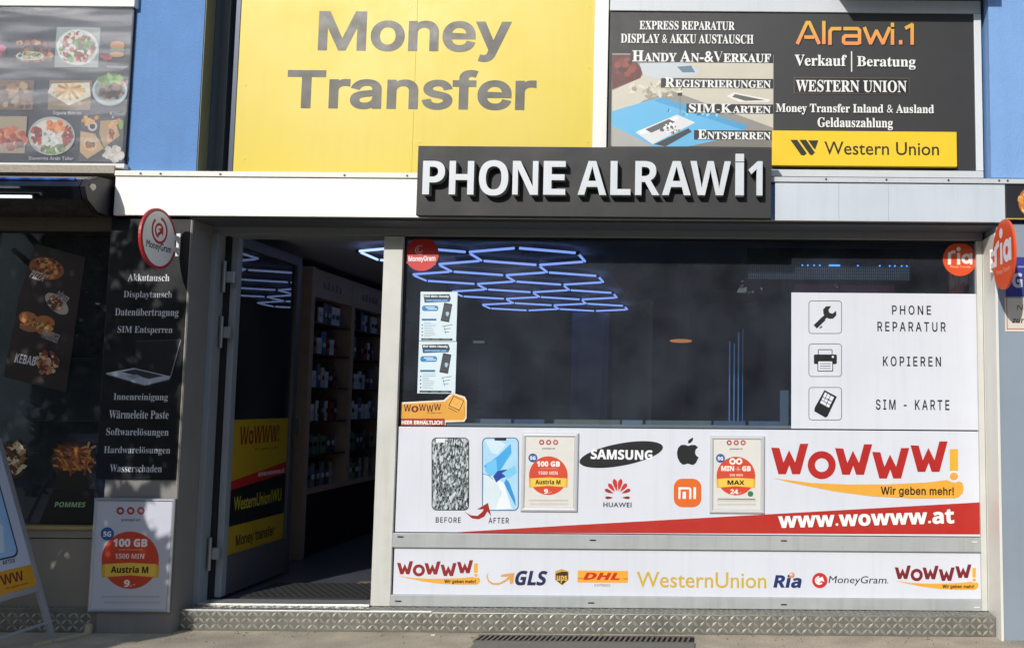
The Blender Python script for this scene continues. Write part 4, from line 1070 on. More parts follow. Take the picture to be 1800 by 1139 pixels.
def cup(label, cx, cy, word, seed):
    t = food_sticker(label, [(cx - 36, cy + 49), (cx + 34, cy + 49), (cx + 33, cy + 110), (cx - 61, cy + 110)], mat('0c0d0e', .4))
    A = Art(fr, .0003, .00005)
    A.ell(cx, cy, 40, 34, '3a2416'); A.ell(cx, cy + 30, 32, 24, '1c1612')
    R = random.Random(seed)
    for i in range(60):
        a = R.uniform(0, 3.14); x = cx + R.uniform(-27, 27); y = cy + R.uniform(-24, 16); l = R.uniform(7, 15)
        A.line([(x - l * math.cos(a), y - l * math.sin(a)), (x + l * math.cos(a), y + l * math.sin(a))], 3.6, R.choice(['a8602c', 'c8843c', '8a4420', 'd09c58', '6c3418']))
    A.cut('food_picture', t)
    if word: A.text(word, cx - 32.6, cy + 72, cx + 20.4, cy + 81, 'a8c090', 'ssb', skew=.15)
    A.build('print', t)
cup('black window sticker of a cup of chips marked POMMES', 129.6, 810, 'POMMES', 3)
t = food_sticker('window sticker of a plate of noodles half hidden behind the pavement board', [(10, 775), (34, 772), (46, 800), (42, 835), (20, 845), (4, 820)], mat('2a1c12', .5))
A = Art(fr, .0003, .00005); bits(A, 60, ['b48c64', '8a5a34', 'd8c49c', '5a2c1c'], 25, 806, 17, 28, 4, 55, False, 2.2); A.build('print', t)

# awning cassette with lamp, stone strip
aw = thing('awning_cassette', (-4.9, -.3, Z(1.1)), 'closed dark navy awning cassette with a painted blue edge highlight over the snack shop', 'awning')
NAVY = mat('10131f', .25, var=.1, coat=.5)
zc0, zc1 = Z_at(100, 371, -.45), Z_at(100, 304, -.45)
prof = [(-.26, zc0), (-.40, zc0 + .005), (-.50, zc0 + .06), (-.53, zc0 + .13), (-.50, zc1 - .05), (-.42, zc1 - .015), (-.26, zc1)]
MB().prism([(-6.3, y, z) for y, z in prof][::-1], (6.3 - 3.68, 0, 0), NAVY).build('cassette', aw)
MB().prism([(-3.675, y * 1.0, z) for y, z in prof][::-1], (.03, 0, 0), mat('1a1a22', .4)).build('end_cap', aw)
MB().tube((-6.3, -.515, zc1 - .045), (-3.72, -.505, zc1 - .052), .009, mat('3c6cd8', .2, .3, coat=.5), 8).build('edge_highlight', aw)  # blue tube put in for the highlight along the cassette's curved front
MB().tube((-3.72, -.45, zc1 - .06), (-3.64, -.47, zc1 - .09), .022, mat('d8d8d4', .3, .3), 12).build('knuckle', aw)
bx('arm', aw, (-4.15, -.542, zc0 + .115), (-4.02, -.53, zc0 + .125), mat('b8bcc0', .3, .4))
lp = thing('tube_lamp', (-4.5, -.5, zc0 - .01), 'lit white tube lamp under the awning cassette', 'lamp')
x1 = X_at(57, -.54, 348); z = Z_at(30, 346, -.54)
bx('lamp_body', lp, (x1 - .9, -.535, z - .012), (x1, -.53, z + .014), mat('30343c', .5))
MB().tube((x1 - .88, -.545, z), (x1 - .005, -.545, z), .0085, mat('ffffff', .4, emit=1.4), 10).build('tube', lp)
ss = thing('stone_ledge', (-4.9, -.27, Z_at(100, 305, -.3)), 'speckled washed stone ledge under the food picture board', 'ledge')
z0_, z1_ = Z_at(100, 304, -.3), Z_at(100, 290, -.3)
bx('ledge', ss, (-6.4, -.3, z0_), (-3.63, -.0, z1_), mat('b0a898', .8, var=.3, scale=60, bump=.5, bscale=150, dust=.7), .003)

# food picture board
mb_, fr, M4 = panel_thing('food_picture_board', 'dark board with rows of food photographs behind crinkled glossy film, top left', 'sign', -.27, -420, 12, 228, 287, mat('2c2f38', .4, var=.15, scale=5), .03)
A = Art(fr)
CAP = 'b8bcc0'
def photo(x0, y0, x1, y1, base, pal, n, size, seed, plate=None, long=1.3, fill=.8):
    A.rect(x0, y0, x1, y1, base)
    cx, cy, rx, ry = (x0 + x1) / 2, (y0 + y1) / 2, (x1 - x0) / 2, (y1 - y0) / 2
    if plate: A.ell(cx, cy, rx * .95, ry * .9, plate); A.ell(cx, cy, rx * .84, ry * .78, 'c9c4b8')
    bits(A, n, pal, cx, cy, rx * fill, ry * fill, size, seed, plate is None, long)
MEAT = ['6a3a28', '8c4c34', '4a2418', 'a86444', '5c6a34', 'c89468']
SAL = ['4c7a34', '7ca44c', 'a83c34', 'd8dcd0', 'c4524a', '3a5a2c', 'e8e4dc', 'b87c6c']
FRI = ['d8b468', 'c89848', 'e8d09c', 'b07c3c']
A.cut('food_picture', mb_)
photo(26, 70, 97, 112, '3a2c2c', MEAT, 70, 4.5, 1); A.ell(53, 99, 25, 8, 'c8c8bc'); bits(A, 30, ['7a8a44', 'b8a868', '4c5a34'], 53, 98, 20, 6, 3, 2)
A.cut('food_picture', mb_)
photo(98, 49, 175, 119, '9aa8a0', SAL, 130, 5.2, 3, 'dcdedc', 1.0, .75)
A.cut('food_picture', mb_)
photo(-60, 62, 12, 112, '40343c', ['a83c54', 'c86478', '8c4c34'], 50, 5, 4)
A.cut('food_picture', mb_)
A.ell(207, 81, 13, 8, 'c4843c'); A.rect(195, 86, 219, 90, '5c7a34'); A.rect(194, 90, 219, 94, '5a2c1c'); A.ell(206, 97, 13, 5, 'c08c50'); bits(A, 10, ['a8343c', 'c04c44'], 186, 102, 9, 5, 4, 5)
A.cut('food_picture', mb_)
photo(86, 142, 161, 194, '8c7450', FRI, 10, 4, 6); A.poly([(92, 148), (158, 146), (160, 170), (122, 186), (84, 164)], 'dcd8c4')
for i in range(13): A.line([(122 + 4 * math.cos(i * .5), 158), (122 + 28 * math.cos(i * .5), 162 + 14 * math.sin(i * .5))], 5, ['d0a458', 'e0c078', 'b88840'][i % 3])
A.cut('food_picture', mb_)
photo(0, 142, 60, 194, '7a6450', ['8c6c4c', 'a8845c', '5c4434', 'c0a078'], 50, 6, 7)
A.cut('food_picture', mb_)
photo(-70, 142, -6, 194, '6a6450', SAL, 50, 6, 17)
A.cut('food_picture', mb_)
A.ell(194, 160, 31, 27, 'b8c4c8'); A.ell(194, 158, 27, 22, '8a9484'); bits(A, 40, ['5c8a3c', '8cb458', 'c0503c'], 196, 142, 24, 10, 5, 8); bits(A, 26, ['5a3c30', '7a5444', '40281f'], 198, 162, 20, 11, 6.5, 9)
A.cut('food_picture', mb_)
photo(-60, 205, 47, 270, 'a89878', MEAT, 10, 6, 10); bits(A, 46, ['a0482c', 'c86c3c', 'd88c5c', '7a2c1c'], 20, 242, 26, 17, 7.5, 11)
A.cut('food_picture', mb_)
A.ell(92, 240, 41, 34, 'b0b4a8'); A.ell(92, 240, 36, 29, 'd8d4c8')
bits(A, 26, ['4c6a34', '7c9a4c'], 92, 262, 26, 8, 4.5, 12); bits(A, 30, ['8c3428', 'b04c34', '6a241c'], 66, 240, 8, 18, 4.5, 13); bits(A, 30, ['8c3428', 'b04c34'], 120, 240, 7, 18, 4.5, 14); bits(A, 24, ['dc8c44', 'e8a860', 'c8643c'], 98, 224, 18, 9, 5.5, 15); bits(A, 36, ['e8e8e0', 'd8dcd0', '8ca08c'], 90, 244, 14, 13, 3.6, 16)
A.cut('food_picture', mb_)
A.rect(142, 205, 218, 285, '4c4a48'); A.poly([(143, 232), (168, 236), (184, 262), (155, 280), (142, 268)], 'c8a878'); A.ell(160, 256, 13, 10, 'd8b888', rot=30); bits(A, 22, ['7a4c30', 'a86c44', '5c6a34'], 160, 256, 9, 5, 3, 18)
A.poly([(178, 214), (204, 212), (212, 240), (184, 260), (176, 236)], 'b8986c'); A.ell(198, 236, 8, 16, 'd0a878', rot=20); bits(A, 20, ['7a4c30', 'a8542c'], 198, 236, 4, 11, 2.6, 19)
A.ring(164, 223, 5, 8.5, 'c8c8c4', n=18); A.ell(164, 223, 5, 5, '4a2c1c'); bits(A, 20, ['d08c3c', 'e8b060', 'c8b898'], 178, 215, 34, 8, 4, 20, True); A.ell(214, 220, 4, 9, '8cac4c')
bits(A, 26, ['c8c0b0', 'dcd8cc'], 200, 272, 16, 11, 6, 23)
A.cut('food_picture', mb_)
A.text('Hamburger', 190, 116, 226, 122.5, CAP, 'r', bold=.01); A.cut('lettering', mb_); A.text('Sigara Börek', 95, 196.4, 146, 204, CAP, 'r', bold=.01); A.cut('lettering', mb_); A.text('Kibbeh', 195, 197.4, 222, 205, CAP, 'r', bold=.01); A.cut('lettering', mb_); A.text('Shawarma Arabi Teller', 52, 276, 131, 282.4, CAP, 'r', bold=.01)
A.build('lettering', mb_)
bx('film', mb_, (M4[0] + .002, -.285, M4[1] + .002), (M4[2] - .002, -.280, M4[3] - .002), FILM)
bx('frame_rail', mb_, (M4[0], -.292, M4[3]), (M4[2] + .012, -.24, M4[3] + .3), mat('e4e4e0', .5, var=.04), .002)
bx('frame_rail', mb_, (M4[0], -.292, M4[1] - .026), (M4[2] + .012, -.24, M4[1]), mat('dcdcd6', .5, var=.04), .002)

# ================================================================== right neighbour
ng = thing('neighbour_wall', (2.9, -.2, 0), 'pale blue grey panelled wall at the right edge, behind the round orange sign', 'wall')
bx('panel', ng, (RC + .016, -.25, 0), (4.6, 0, FB - .0), mat('8e9aa6', .4, var=.06, scale=2, streak=.1), .002)
bx('edge_profile', ng, (RC, -.262, .0), (RC + .016, .0, Z_at(1748, 410, -.26)), mat('e2e0d8', .4, var=.04, streak=.1), .002)
bs = thing('snack_band_sign', (3, -.29, FB), 'black sign with a golden pastry picture cut off at the upper right edge', 'sign')
bx('panel', bs, (X_at(1768, -.29, 350), -.29, Z_at(1785, 386, -.29)), (4.4, -.255, Z_at(1785, 318, -.29)), mat('1c1c22', .4, var=.1), .002)
A = Art(wall(-.29)); A.ell(1812, 355, 22, 26, 'b86c24'); bits(A, 90, ['d8943c', 'e8b05c', 'c87c2c', 'f0c47c'], 1812, 355, 19, 22, 5, 61); A.rect(1768, 384, 1830, 386, 'c8a838'); A.build('print', bs)
pp = thing('notice_poster', (X_at(1800, -.255, 550), -.256, Z_at(1790, 582, -.256)), 'cream notice with a thin red border under the round orange sign', 'poster')
bx('sheet', pp, (X_at(1766, -.2515, 540), -.2535, Z_at(1790, 583, -.2535)), (X_at(1766, -.2515, 540) + .42, -.2502, Z_at(1790, 524, -.2535)), mat('d8cfc0', .5, var=.05))
A = Art(wall(-.2535), .0004); x0, y0, x1, y1 = 1769.5, 521, 1884, 579
A.rect(x0, y0, x0 + 1.2, y1, 'b8383c'); A.rect(x0, y1 - 1.2, x1, y1, 'b8383c'); A.text('Nu', 1788, 536, 1806, 545, '2a2c34', 'ssi'); A.text('zur V', 1780, 558, 1812, 568, '1c1c20', 'ssbi'); A.build('print', pp)
pb = thing('notice_poster', (X_at(1800, -.255, 490), -.256, Z_at(1790, 522, -.256)), 'dark blue notice with a large pale letter above the cream notice', 'poster')
bx('sheet', pb, (X_at(1768, -.2515, 500), -.2535, Z_at(1790, 521, -.2535)), (X_at(1768, -.2515, 500) + .42, -.2502, Z_at(1790, 452, -.2535)), mat('2c3486', .5, var=.05))
A = Art(wall(-.2535), .0004); A.text('Gr', 1779, 480, 1812, 506, 'c4c8dc', 'ssb', bold=.02); A.line([(1790, 469), (1850, 469)], 3, '8c90b8'); A.build('print', pb)

# ================================================================== inside the shop
# hexagon light grid
hx = thing('hexagon_ceiling_light', (-1.8, 3, CEIL), 'honeycomb grid of bluish white light tubes on the shop ceiling', 'ceiling light')
TU = mat('7c9cff', .4, emit=1.0)
TU.node_tree.nodes['Principled BSDF'].inputs['Emission Color'].default_value = (.38, .52, 1.0, 1)
TU.node_tree.nodes['Principled BSDF'].inputs['Emission Strength'].default_value = 1.9
xe = lambda j: -2.61 + .405 * j
seg = []
for k in range(4):
    y0_, y1_ = .96 + 1.25 * k, 1.38 + 1.25 * k
    for j in (0, 2, 4): seg.append(((xe(j), y0_), (xe(j), y1_)))
    for j in (1, 3):
        for e in (j - 1, j + 1):
            seg.append(((xe(j), y0_ - .205), (xe(e), y0_))); seg.append(((xe(e), y1_), (xe(j), y1_ + .205)))
        if k < 3: seg.append(((xe(j), y1_ + .205), (xe(j), y0_ + 1.25 - .205)))
tubeme = None
for (xa_, ya_), (xb_, yb_) in seg:
    p, q = Vector((xa_, ya_, CEIL)), Vector((xb_, yb_, CEIL)); d_ = (q - p).normalized() * .016
    MB().tube(p + d_, q - d_, .0095, TU, 8).build('light_tube', hx)
nodes_ = {(round(a, 3), round(b, 3)) for s in seg for a, b in s}
for a, b in nodes_: bx('connector', hx, (a - .014, b - .014, CEIL - .012), (a + .014, b + .014, CEIL + .012), mat('3a3c44', .5))
for a, b in ((-2.2, 1.6), (-1.4, 1.6), (-2.2, 4.1), (-1.4, 4.1)): bx('hanger', hx, (a - .003, b - .003, CEIL), (a + .003, b + .003, CEIL + .05), mat('3a3c44', .5))

# shelving along the left inner wall
shv = thing('accessory_shelving', (-3.4, 3, FRONT_Z), 'tall brown wall shelving with phone accessories inside the open door', 'shelf')
SXF, SY0, SY1 = -3.24, 1.62, 4.4
SHM = mat('b29c86', .6, var=.12, scale=10)
bx('end_panel', shv, (INT_W + .0, SY0, FRONT_Z), (SXF + .02, SY0 + .03, CEIL - .02), SHM)
bx('end_panel', shv, (INT_W + .18, SY0 + .03, FRONT_Z), (SXF + .02, SY0 + .07, CEIL - .02), SHM)
bx('base_cabinet', shv, (INT_W, SY0 + .07, FRONT_Z), (SXF, SY1, .62), mat('1f1d1e', .5), .003)
bx('base_ledge', shv, (INT_W, SY0 + .07, .621), (SXF + .015, SY1, .65), SHM)
bays = [SY0 + .07, SY0 + .95, SY0 + 1.85, SY1]
shz = [.92, 1.2, 1.48, 1.76, 2.02]
for y in bays[1:]: bx('upright', shv, (INT_W + .02, y - .035, .65), (SXF, y + .035, CEIL - .02), SHM)
bx('header', shv, (INT_W + .02, SY0 + .07, 2.22), (SXF - .005, SY1, CEIL - .02), SHM)
for i in range(3):
    for z in shz[:]: bx('shelf_board', shv, (INT_W + .02, bays[i] + .036, z - .012), (SXF - .01, bays[i + 1] - .036, z), mat('2e2a28', .5))
fsh = Fr((SXF - .0045, 0, 0), (0, 1, 0), (0, 0, 1))
for i in range(3):
    A = Art(fsh, .0005)
    for q in range(5):
        u0 = bays[i] + .2 + q * .085; A.poly([(u0, 2.3), (u0 + .06, 2.3), (u0 + .055, 2.3 + .05 + .02 * (q % 2)), (u0 + .012, 2.3 + .06)], '3a3028', True)
    A.build('faded_print', shv)
R = random.Random(7); proto = {}
cols = ['d8dadc', 'e4e4e0', '2c3036', '8c3a34', '4a6c94']
hts = [.17, .14, .185, .15, .2]
pc = 0
for zi, z in enumerate([.65] + shz):
    for i in range(2):
        y = bays[i] + .06
        while y < bays[i + 1] - .12:
            w_ = .075
            if R.random() < .9 and pc < 140:
                c = R.randrange(5)
                dark = zi < 2
                if (c, dark) not in proto:
                    t = thing('accessory_pack', (SXF - .09, y + .04, z + .0005), '', 'phone accessory', 'phone accessory packs on the shop shelving')
                    o_ = t.location.copy(); b = MB(); b.box((o_.x - .008, o_.y - .034, o_.z), (o_.x + .008, o_.y + .034, o_.z + hts[c]), mat(cols[c] if not dark else ['5a6670', '3c4a58', 'a8a498', '6c8a5c', '7a8088'][c], .4)); b.build('card', t, .002)
                    MB().tube((o_.x + .008, o_.y, o_.z + .085), (o_.x + .016, o_.y, o_.z + .085), .022, mat(['22262c', 'c8ccd0', 'a8acb0', '101216', 'e0e0dc'][c], .3), 10).build('product', t)
                    proto[(c, dark)] = t
                else:
                    s_ = proto[(c, dark)]; t = s_.copy(); COL.objects.link(t); t.location = (SXF - .09, y + .04, z + .0005)
                    for ch in list(s_.children): cc_ = ch.copy(); COL.objects.link(cc_); cc_.parent = t
                t.rotation_euler = (0, 0, R.uniform(-.25, .25))
                t['label'] = '%s blister pack on the %s shelf, %s bay of the brown wall shelving' % ((['pale grey', 'white', 'black', 'dark red', 'blue'] if not dark else ['grey', 'blue grey', 'beige', 'green', 'mid grey'])[c], ['lowest', 'second', 'third', 'fourth', 'fifth', 'topmost'][zi], ['nearest', 'middle'][i])
                pc += 1
            y += w_ + R.uniform(.0, .03)
# door mats
def mat_thing(label, x0, x1, y0, y1):
    t = thing('door_mat', ((x0 + x1) / 2, (y0 + y1) / 2, FRONT_Z), label, 'mat')
    b = MB(); m_ = mat('2a2a2c', .8, var=.2, scale=20); y = y0; r = 0; p = .05
    while y <= y1:
        b.box((x0, y, FRONT_Z), (x1, y + .014, FRONT_Z + .016), m_)
        x = x0 + (p / 2 if r % 2 else 0)
        while x < x1: b.box((x, y + .014, FRONT_Z), (x + .014, y + p * .7, FRONT_Z + .0155), m_); x += p
        y += p * .7; r += 1
    b.build('rubber_grid', t, 0, kind='stuff'); return t
mat_thing('black honeycomb rubber mat just inside the open door', -2.95, -2.15, .14, .62)
bx('door_plate', sf, (-2.42, .14, FRONT_Z - .001), (-2.08, .75, FRONT_Z + .004), mat('8a8070', .6, var=.1))
# counter, column, wall fittings
cn = thing('service_counter', (.2, 3.4, FRONT_Z), 'dark service counter inside the shop behind the window', 'counter')
bx('body', cn, (-.9, 3.1, FRONT_Z), (2.2, 3.7, 1.08), mat('30323c', .5)); bx('top', cn, (-.95, 3.05, 1.08), (2.25, 3.75, 1.12), mat('50525c', .35), .003)
bx('partition', cn, (X_at(1004, 5.3, 640), 5.3, FRONT_Z), (X_at(1069, 5.3, 640), 5.42, CEIL - .02), mat('a0a0b8', .6), label='lilac grey upright panel beside the counter')
cb = thing('display_cabinet', (-2.2, 5.4, FRONT_Z), 'dim display cabinet at the back of the shop, left part of the window view', 'cabinet')
cx0 = X_at(835, 5.2, 650); cx1 = X_at(885, 5.2, 650)
bx('body', cb, (cx0, 5.2, FRONT_Z), (cx1, 5.6, Z_at(860, 612, 5.2)), mat('5c6470', .5)); 
for k in range(5): bx('shelf_board', cb, (cx0 + .02, 5.185, .5 + .26 * k), (cx1 - .02, 5.2, .515 + .26 * k), mat('22242a', .5))
bx('lamp_strip', cb, (cx0 - .02, 5.15, Z_at(860, 603, 5.15)), (cx0 + .1, 5.2, Z_at(860, 599, 5.15)), mat('c8e0e0', .5, emit=.25))
wlmp = thing('warm_ceiling_lamp', (X_at(1197, 4.6, 598), 4.6, Z_at(1197, 602, 4.6)), 'small flat warm orange lamp glowing deep inside the shop', 'lamp')
o_ = wlmp.location; b = MB(); n_ = 20
rings = [(.02, .0), (.10, .004), (.125, .014), (.12, .026), (.09, .032)]
vs = [(o_.x + r * math.cos(2 * math.pi * i / n_), o_.y + r * math.sin(2 * math.pi * i / n_), o_.z + z) for r, z in rings for i in range(n_)]
b.add(vs, [(j * n_ + i, j * n_ + (i + 1) % n_, (j + 1) * n_ + (i + 1) % n_, (j + 1) * n_ + i) for j in range(len(rings) - 1) for i in range(n_)], mat('ff9c50', .5, emit=1.1), True); b.build('shade', wlmp)
MB().tube((o_.x, o_.y, o_.z + .03), (o_.x, o_.y, CEIL + .5), .004, GASKET, 6).build('cable', wlmp)
# glowing rods added in place of bluish light bars mirrored in the glass
rd = thing('reflection_rods', (X_at(1293, 1.2, 740), 1.2, winb), 'group of thin bluish glowing rods behind the window, standing in for mirrored light bars', 'painted reflection')
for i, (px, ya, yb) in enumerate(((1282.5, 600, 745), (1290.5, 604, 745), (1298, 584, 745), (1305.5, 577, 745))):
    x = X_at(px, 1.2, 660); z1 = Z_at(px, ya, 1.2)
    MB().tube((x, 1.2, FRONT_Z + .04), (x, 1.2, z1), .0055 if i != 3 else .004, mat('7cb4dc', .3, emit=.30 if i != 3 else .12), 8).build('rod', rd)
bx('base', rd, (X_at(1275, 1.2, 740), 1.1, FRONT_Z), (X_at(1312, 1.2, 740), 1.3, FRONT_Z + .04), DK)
# led board behind the window
ld = thing('led_display_board', (X_at(1460, .1, 460), .12, Z_at(1460, 490, .1)), 'black electronic display hung behind the top of the window with tiny blue lights', 'display')
x0_, x1_ = X_at(1313, .1, 450), X_at(1603, .1, 450); zA, zB_, zC = Z_at(1460, 491, .1), Z_at(1460, 467, .1), Z_at(1460, 437, .1)
bx('housing', ld, (x0_, .1, zB_), (x1_, .2, zC), mat('0e1220', .4), .003)
bx('grille_body', ld, (x0_ + .008, .105, zA), (x1_ - .01, .19, zB_ - .001), mat('14161a', .5))
g_ = MB(); x = x0_ + .012
while x < x1_ - .016: g_.box((x, .0995, zA), (x + .0055, .1045, zB_ - .002), mat('7c8478', .5)); x += .0135
for k in range(5): z = zA + (zB_ - zA) * k / 4.2; g_.box((x0_ + .01, .0985, z), (x1_ - .012, .0993, z + .004), mat('7c8478', .5))
g_.build('grille', ld, 0, kind='stuff')
BL = mat('50a8ff', .4, emit=3.0)
zL = Z_at(1460, 466.5, .09)
for px in (1410.5, 1420, 1431, 1441, 1508, 1546.5, 1564, 1573, 1585, 1594):
    x = X_at(px, .095, 467); MB().tube((x, .093, zL), (x, .099, zL), .0055, BL, 8).build('blue_light', ld)
x = X_at(1467, .095, 467); bx('blue_light', ld, (x - .036, .093, zL - .005), (x + .036, .099, zL + .006), BL)
rdb = thing('dark_red_strip', (X_at(1480, .15, 505), .15, Z_at(1480, 515, .15)), 'dark red strip seen above the white services board', 'banner')
bx('red_strip', rdb, (X_at(1397, .15, 505), .15, Z_at(1480, 560, .15)), (X_at(1572, .15, 505), .156, Z_at(1480, 497, .15)), mat('5a1420', .7))  # thin dark red box behind the glass above the services board
# small goods along the inner sill
R = random.Random(4); xs_ = [(822, 862, '3a6a4c'), (846, 900, 'c8c8b4'), (905, 958, '8aa0a8'), (975, 1090, 'c4c48c'), (1094, 1130, 'd4d8c8'), (1135, 1250, 'c0c49c'), (1254, 1310, '8aa4a8'), (1316, 1385, '9ab0b0')]
for i, (a, b, c) in enumerate(xs_):
    yb = .09 if i != 0 else .14
    lab = ['dark green', 'cream', 'grey blue', 'long yellowish', 'small pale', 'long straw coloured', 'pale teal', 'grey green'][i] + ' flat box lying on the inner window sill'
    o = MB().box((X_at(a, yb, 745), yb - .03, winb + .0181), (X_at(b, yb, 745), yb + .045, winb + .018 + .026), mat(c, .6, var=.1, scale=15)).build('flat_box', None, .002, label=lab, category='box')
cdp = thing('price_card', (X_at(1380, .1, 740), .1, winb + .0181), 'narrow grey green card standing against the left edge of the services board', 'card')
bx('card', cdp, (X_at(1371, .05, 720), .05, winb + .0181), (X_at(1386, .05, 720), .056, Z_at(1380, 686, .05)), mat('8c9c94', .6))

# ================================================================== pavement things
# a-board
ab = thing('pavement_board', (-3.9, -.9, 0), 'white folding pavement board with a blue phone picture, cut off at the left edge', 'pavement sign')
foot = EYE + (lambda d: d * (-CAM_H / d.z))(_f * FPX + AX * (101 - CXP) - AY * (1127 - CYP))
th = math.radians(19.3); vdir = Vector((-math.sin(th), 0, math.cos(th)))
fa_ = Fr(foot, (0, 1, 0), vdir); Wd = .62; Hh = 1.21
AL2 = mat('a9adb2', .35, .4, var=.06)
def bar(a, b, name, m=AL2, wdt=.034, dep=.022):
    p, q = fa_.P(*a), fa_.P(*b); d_ = (q - p).normalized(); s_ = fa_.n.cross(d_).normalized() * wdt / 2
    MB().prism([p - s_, p + s_, q + s_, q - s_], fa_.n * -dep, m).build(name, ab, .002)
bar((-.017, 0), (-.017, Hh), 'leg'); bar((-Wd + .017, 0), (-Wd + .017, Hh), 'leg')
bar((-Wd + .034, .32), (-.034, .32), 'rail'); bar((-Wd + .034, Hh - .017), (-.034, Hh - .017), 'rail'); bar((-Wd + .034, .12), (-.034, .12), 'rail', wdt=.016)
def apoly(pts, m, off=0.): return [fa_.P(a, b, off) for a, b in pts]
MB().prism(apoly([(-Wd + .034, .337), (-.034, .337), (-.034, Hh - .034), (-Wd + .034, Hh - .034)], None, -.014), fa_.n * .01, mat('c4cbe0', .35, var=.03)).build('poster_panel', ab)
A = Art(fa_, -.0036, .0002)
A.poly([(-Wd + .034, .337), (-.034, .337), (-.034, .46), (-Wd + .034, .46)], 'd49a1c', True)
def rr(x0, y0, x1, y1, r):
    o = []
    for cx, cy, a in ((x1 - r, y0 + r, -90), (x1 - r, y1 - r, 0), (x0 + r, y1 - r, 90), (x0 + r, y0 + r, 180)):
        for i in range(6): t = math.radians(a + 18 * i); o.append((cx + r * math.cos(t), cy + r * math.sin(t)))
    return o
A.poly(rr(-.44, .52, -.10, 1.14, .045), '1e3450', True); A.poly(rr(-.43, .53, -.11, 1.13, .04), '9cc4ec', True)
A.poly([(-.4, .56), (-.2, .56), (-.16, .7), (-.26, .84), (-.4, .74)], 'c8dcf0', True); A.poly([(-.38, .78), (-.27, .74), (-.15, .92), (-.16, 1.02), (-.3, .96)], '3c8cd8', True)
A.poly([(-.3, .74), (-.2, .78), (-.17, .85), (-.26, .86), (-.32, .8)], '1c3c8c', True)
for t_, (u0, v0, u1, v1), c_ in (('AFTER', (-.235, .492, -.14, .515), '24262c'), ('WoWWW', (-.5, .385, -.11, .44), '6a1414'), ('Wir geben mehr!', (-.26, .355, -.09, .37), '5a2a14')):
    vs, fs = glyphs(t_, 'ssb'); X0, X1 = min(v.x for v in vs), max(v.x for v in vs); Y0, Y1 = min(v.y for v in vs), max(v.y for v in vs); A.z += A.step
    A.mb.add([fa_.P(u0 + (u1 - u0) * (v.x - X0) / (X1 - X0), v0 + (v1 - v0) * (v.y - Y0) / (Y1 - Y0), A.z) for v in vs], fs, ink(c_))
A.build('print', ab)
top = Vector((fa_.P(0, Hh).x, 0, fa_.P(0, Hh).z))
for yy in (foot.y - .017, foot.y - Wd + .017):
    MB().tube((top.x - .02, yy, top.z), (top.x - .02 - .5, yy, 0), .012, AL2, 8).build('leg', ab)

# drain channel at the step
x0_, x1_ = X_at(838, -.3, 1130), X_at(1220, -.3, 1130)
dr = thing('drain_grate', ((x0_ + x1_) / 2, -.3, 0), 'slotted metal drain grate let into the pavement in front of the step', 'drain')
DRM = mat('6a6862', .5, .4, var=.2, scale=20, dust=.3)
bx('pit', dr, (x0_, -.38, .002), (x1_, -.252, .004), mat('050505', .9))
for i in range(2): yy = (-.252, -.386)[i]; bx('rail', dr, (x0_, yy - .006, .002), (x1_, yy, .012), DRM)
g_ = MB(); x = x0_
while x < x1_ - .02:
    g_.prism([(x, -.380, .004), (x + .014, -.380, .004), (x + .026, -.260, .004), (x + .012, -.260, .004)], (0, 0, .008), DRM); x += .0305
g_.build('bars', dr, 0, kind='stuff')
bx('cover_plate', dr, (x0_ + .02, -.9, .002), (x1_ + .005, -.393, .010), mat('77746c', .55, .3, var=.2, scale=14, dust=.4), .002)
# bits of litter
R = random.Random(12)
for i, (px, py, s_, c, lb_) in enumerate(((761, 1117, .011, 'e8e4dc', 'short white cigarette end at the foot of the step'), (975, 1121, .008, 'dcd8d0', 'tiny white scrap beside the drain grate'), (668, 1116, .007, 'c08870', 'small brownish scrap under the step'), (1043, 1118, .016, 'b8b49c', 'pale paper strip at the foot of the step near the drain'))):
    d_ = _f * FPX + AX * (px - CXP) - AY * (py - CYP); p = EYE + d_ * (-CAM_H / d_.z)
    MB().tube((p.x - s_, p.y, .0042), (p.x + s_, p.y + s_ * .3, .0042), .004, mat(c, .7), 7).build('litter', None, 0, label=lb_, category='litter')
R = random.Random(3); g_ = MB()
for i in range(240):
    x, y = R.uniform(-3.3, 2.2), -.17 - abs(R.gauss(0, .14)); s_ = R.uniform(.002, .006)
    g_.add([(x - s_, y, .0003), (x + s_, y - s_ * .4, .0003), (x + s_ * .6, y + s_ * .7, .0003), (x, y, s_ * 1.1 + .0003)], [(0, 1, 3), (1, 2, 3), (2, 0, 3)], mat(R.choice(['5a5246', '8c8270', '3c362e', 'a8a090']), .9))
g_.build('grit', None, 0, kind='stuff', label='loose grit and crumbs along the foot of the step')
for i in range(26):
    x, y, r_ = R.uniform(-3.0, 2.0), R.uniform(-1.3, -.19), R.uniform(.008, .018); g2 = MB()
    g2.add([(x + r_ * R.uniform(.8, 1.1) * math.cos(a * .7854), y + r_ * .8 * math.sin(a * .7854), .0008) for a in range(8)], [list(range(8))], mat('5a564e', .8)); 
    if i == 0: allg = MB()
    allg.add(g2.v, g2.f, mat('5a564e', .8))
allg.build('gum_spots', None, 0, kind='stuff', label='dark flattened gum spots on the pavement before the step')
ks = MB(); e0 = EYE + (lambda d: d * (-CAM_H / d.z))(_f * FPX + AX * (60 - CXP) - AY * (1136 - CYP)); e1 = EYE + (lambda d: d * (-CAM_H / d.z))(_f * FPX + AX * (156 - CXP) - AY * (1115 - CYP))  # cream strip laid down as a painted sliver of sunlight on the pavement
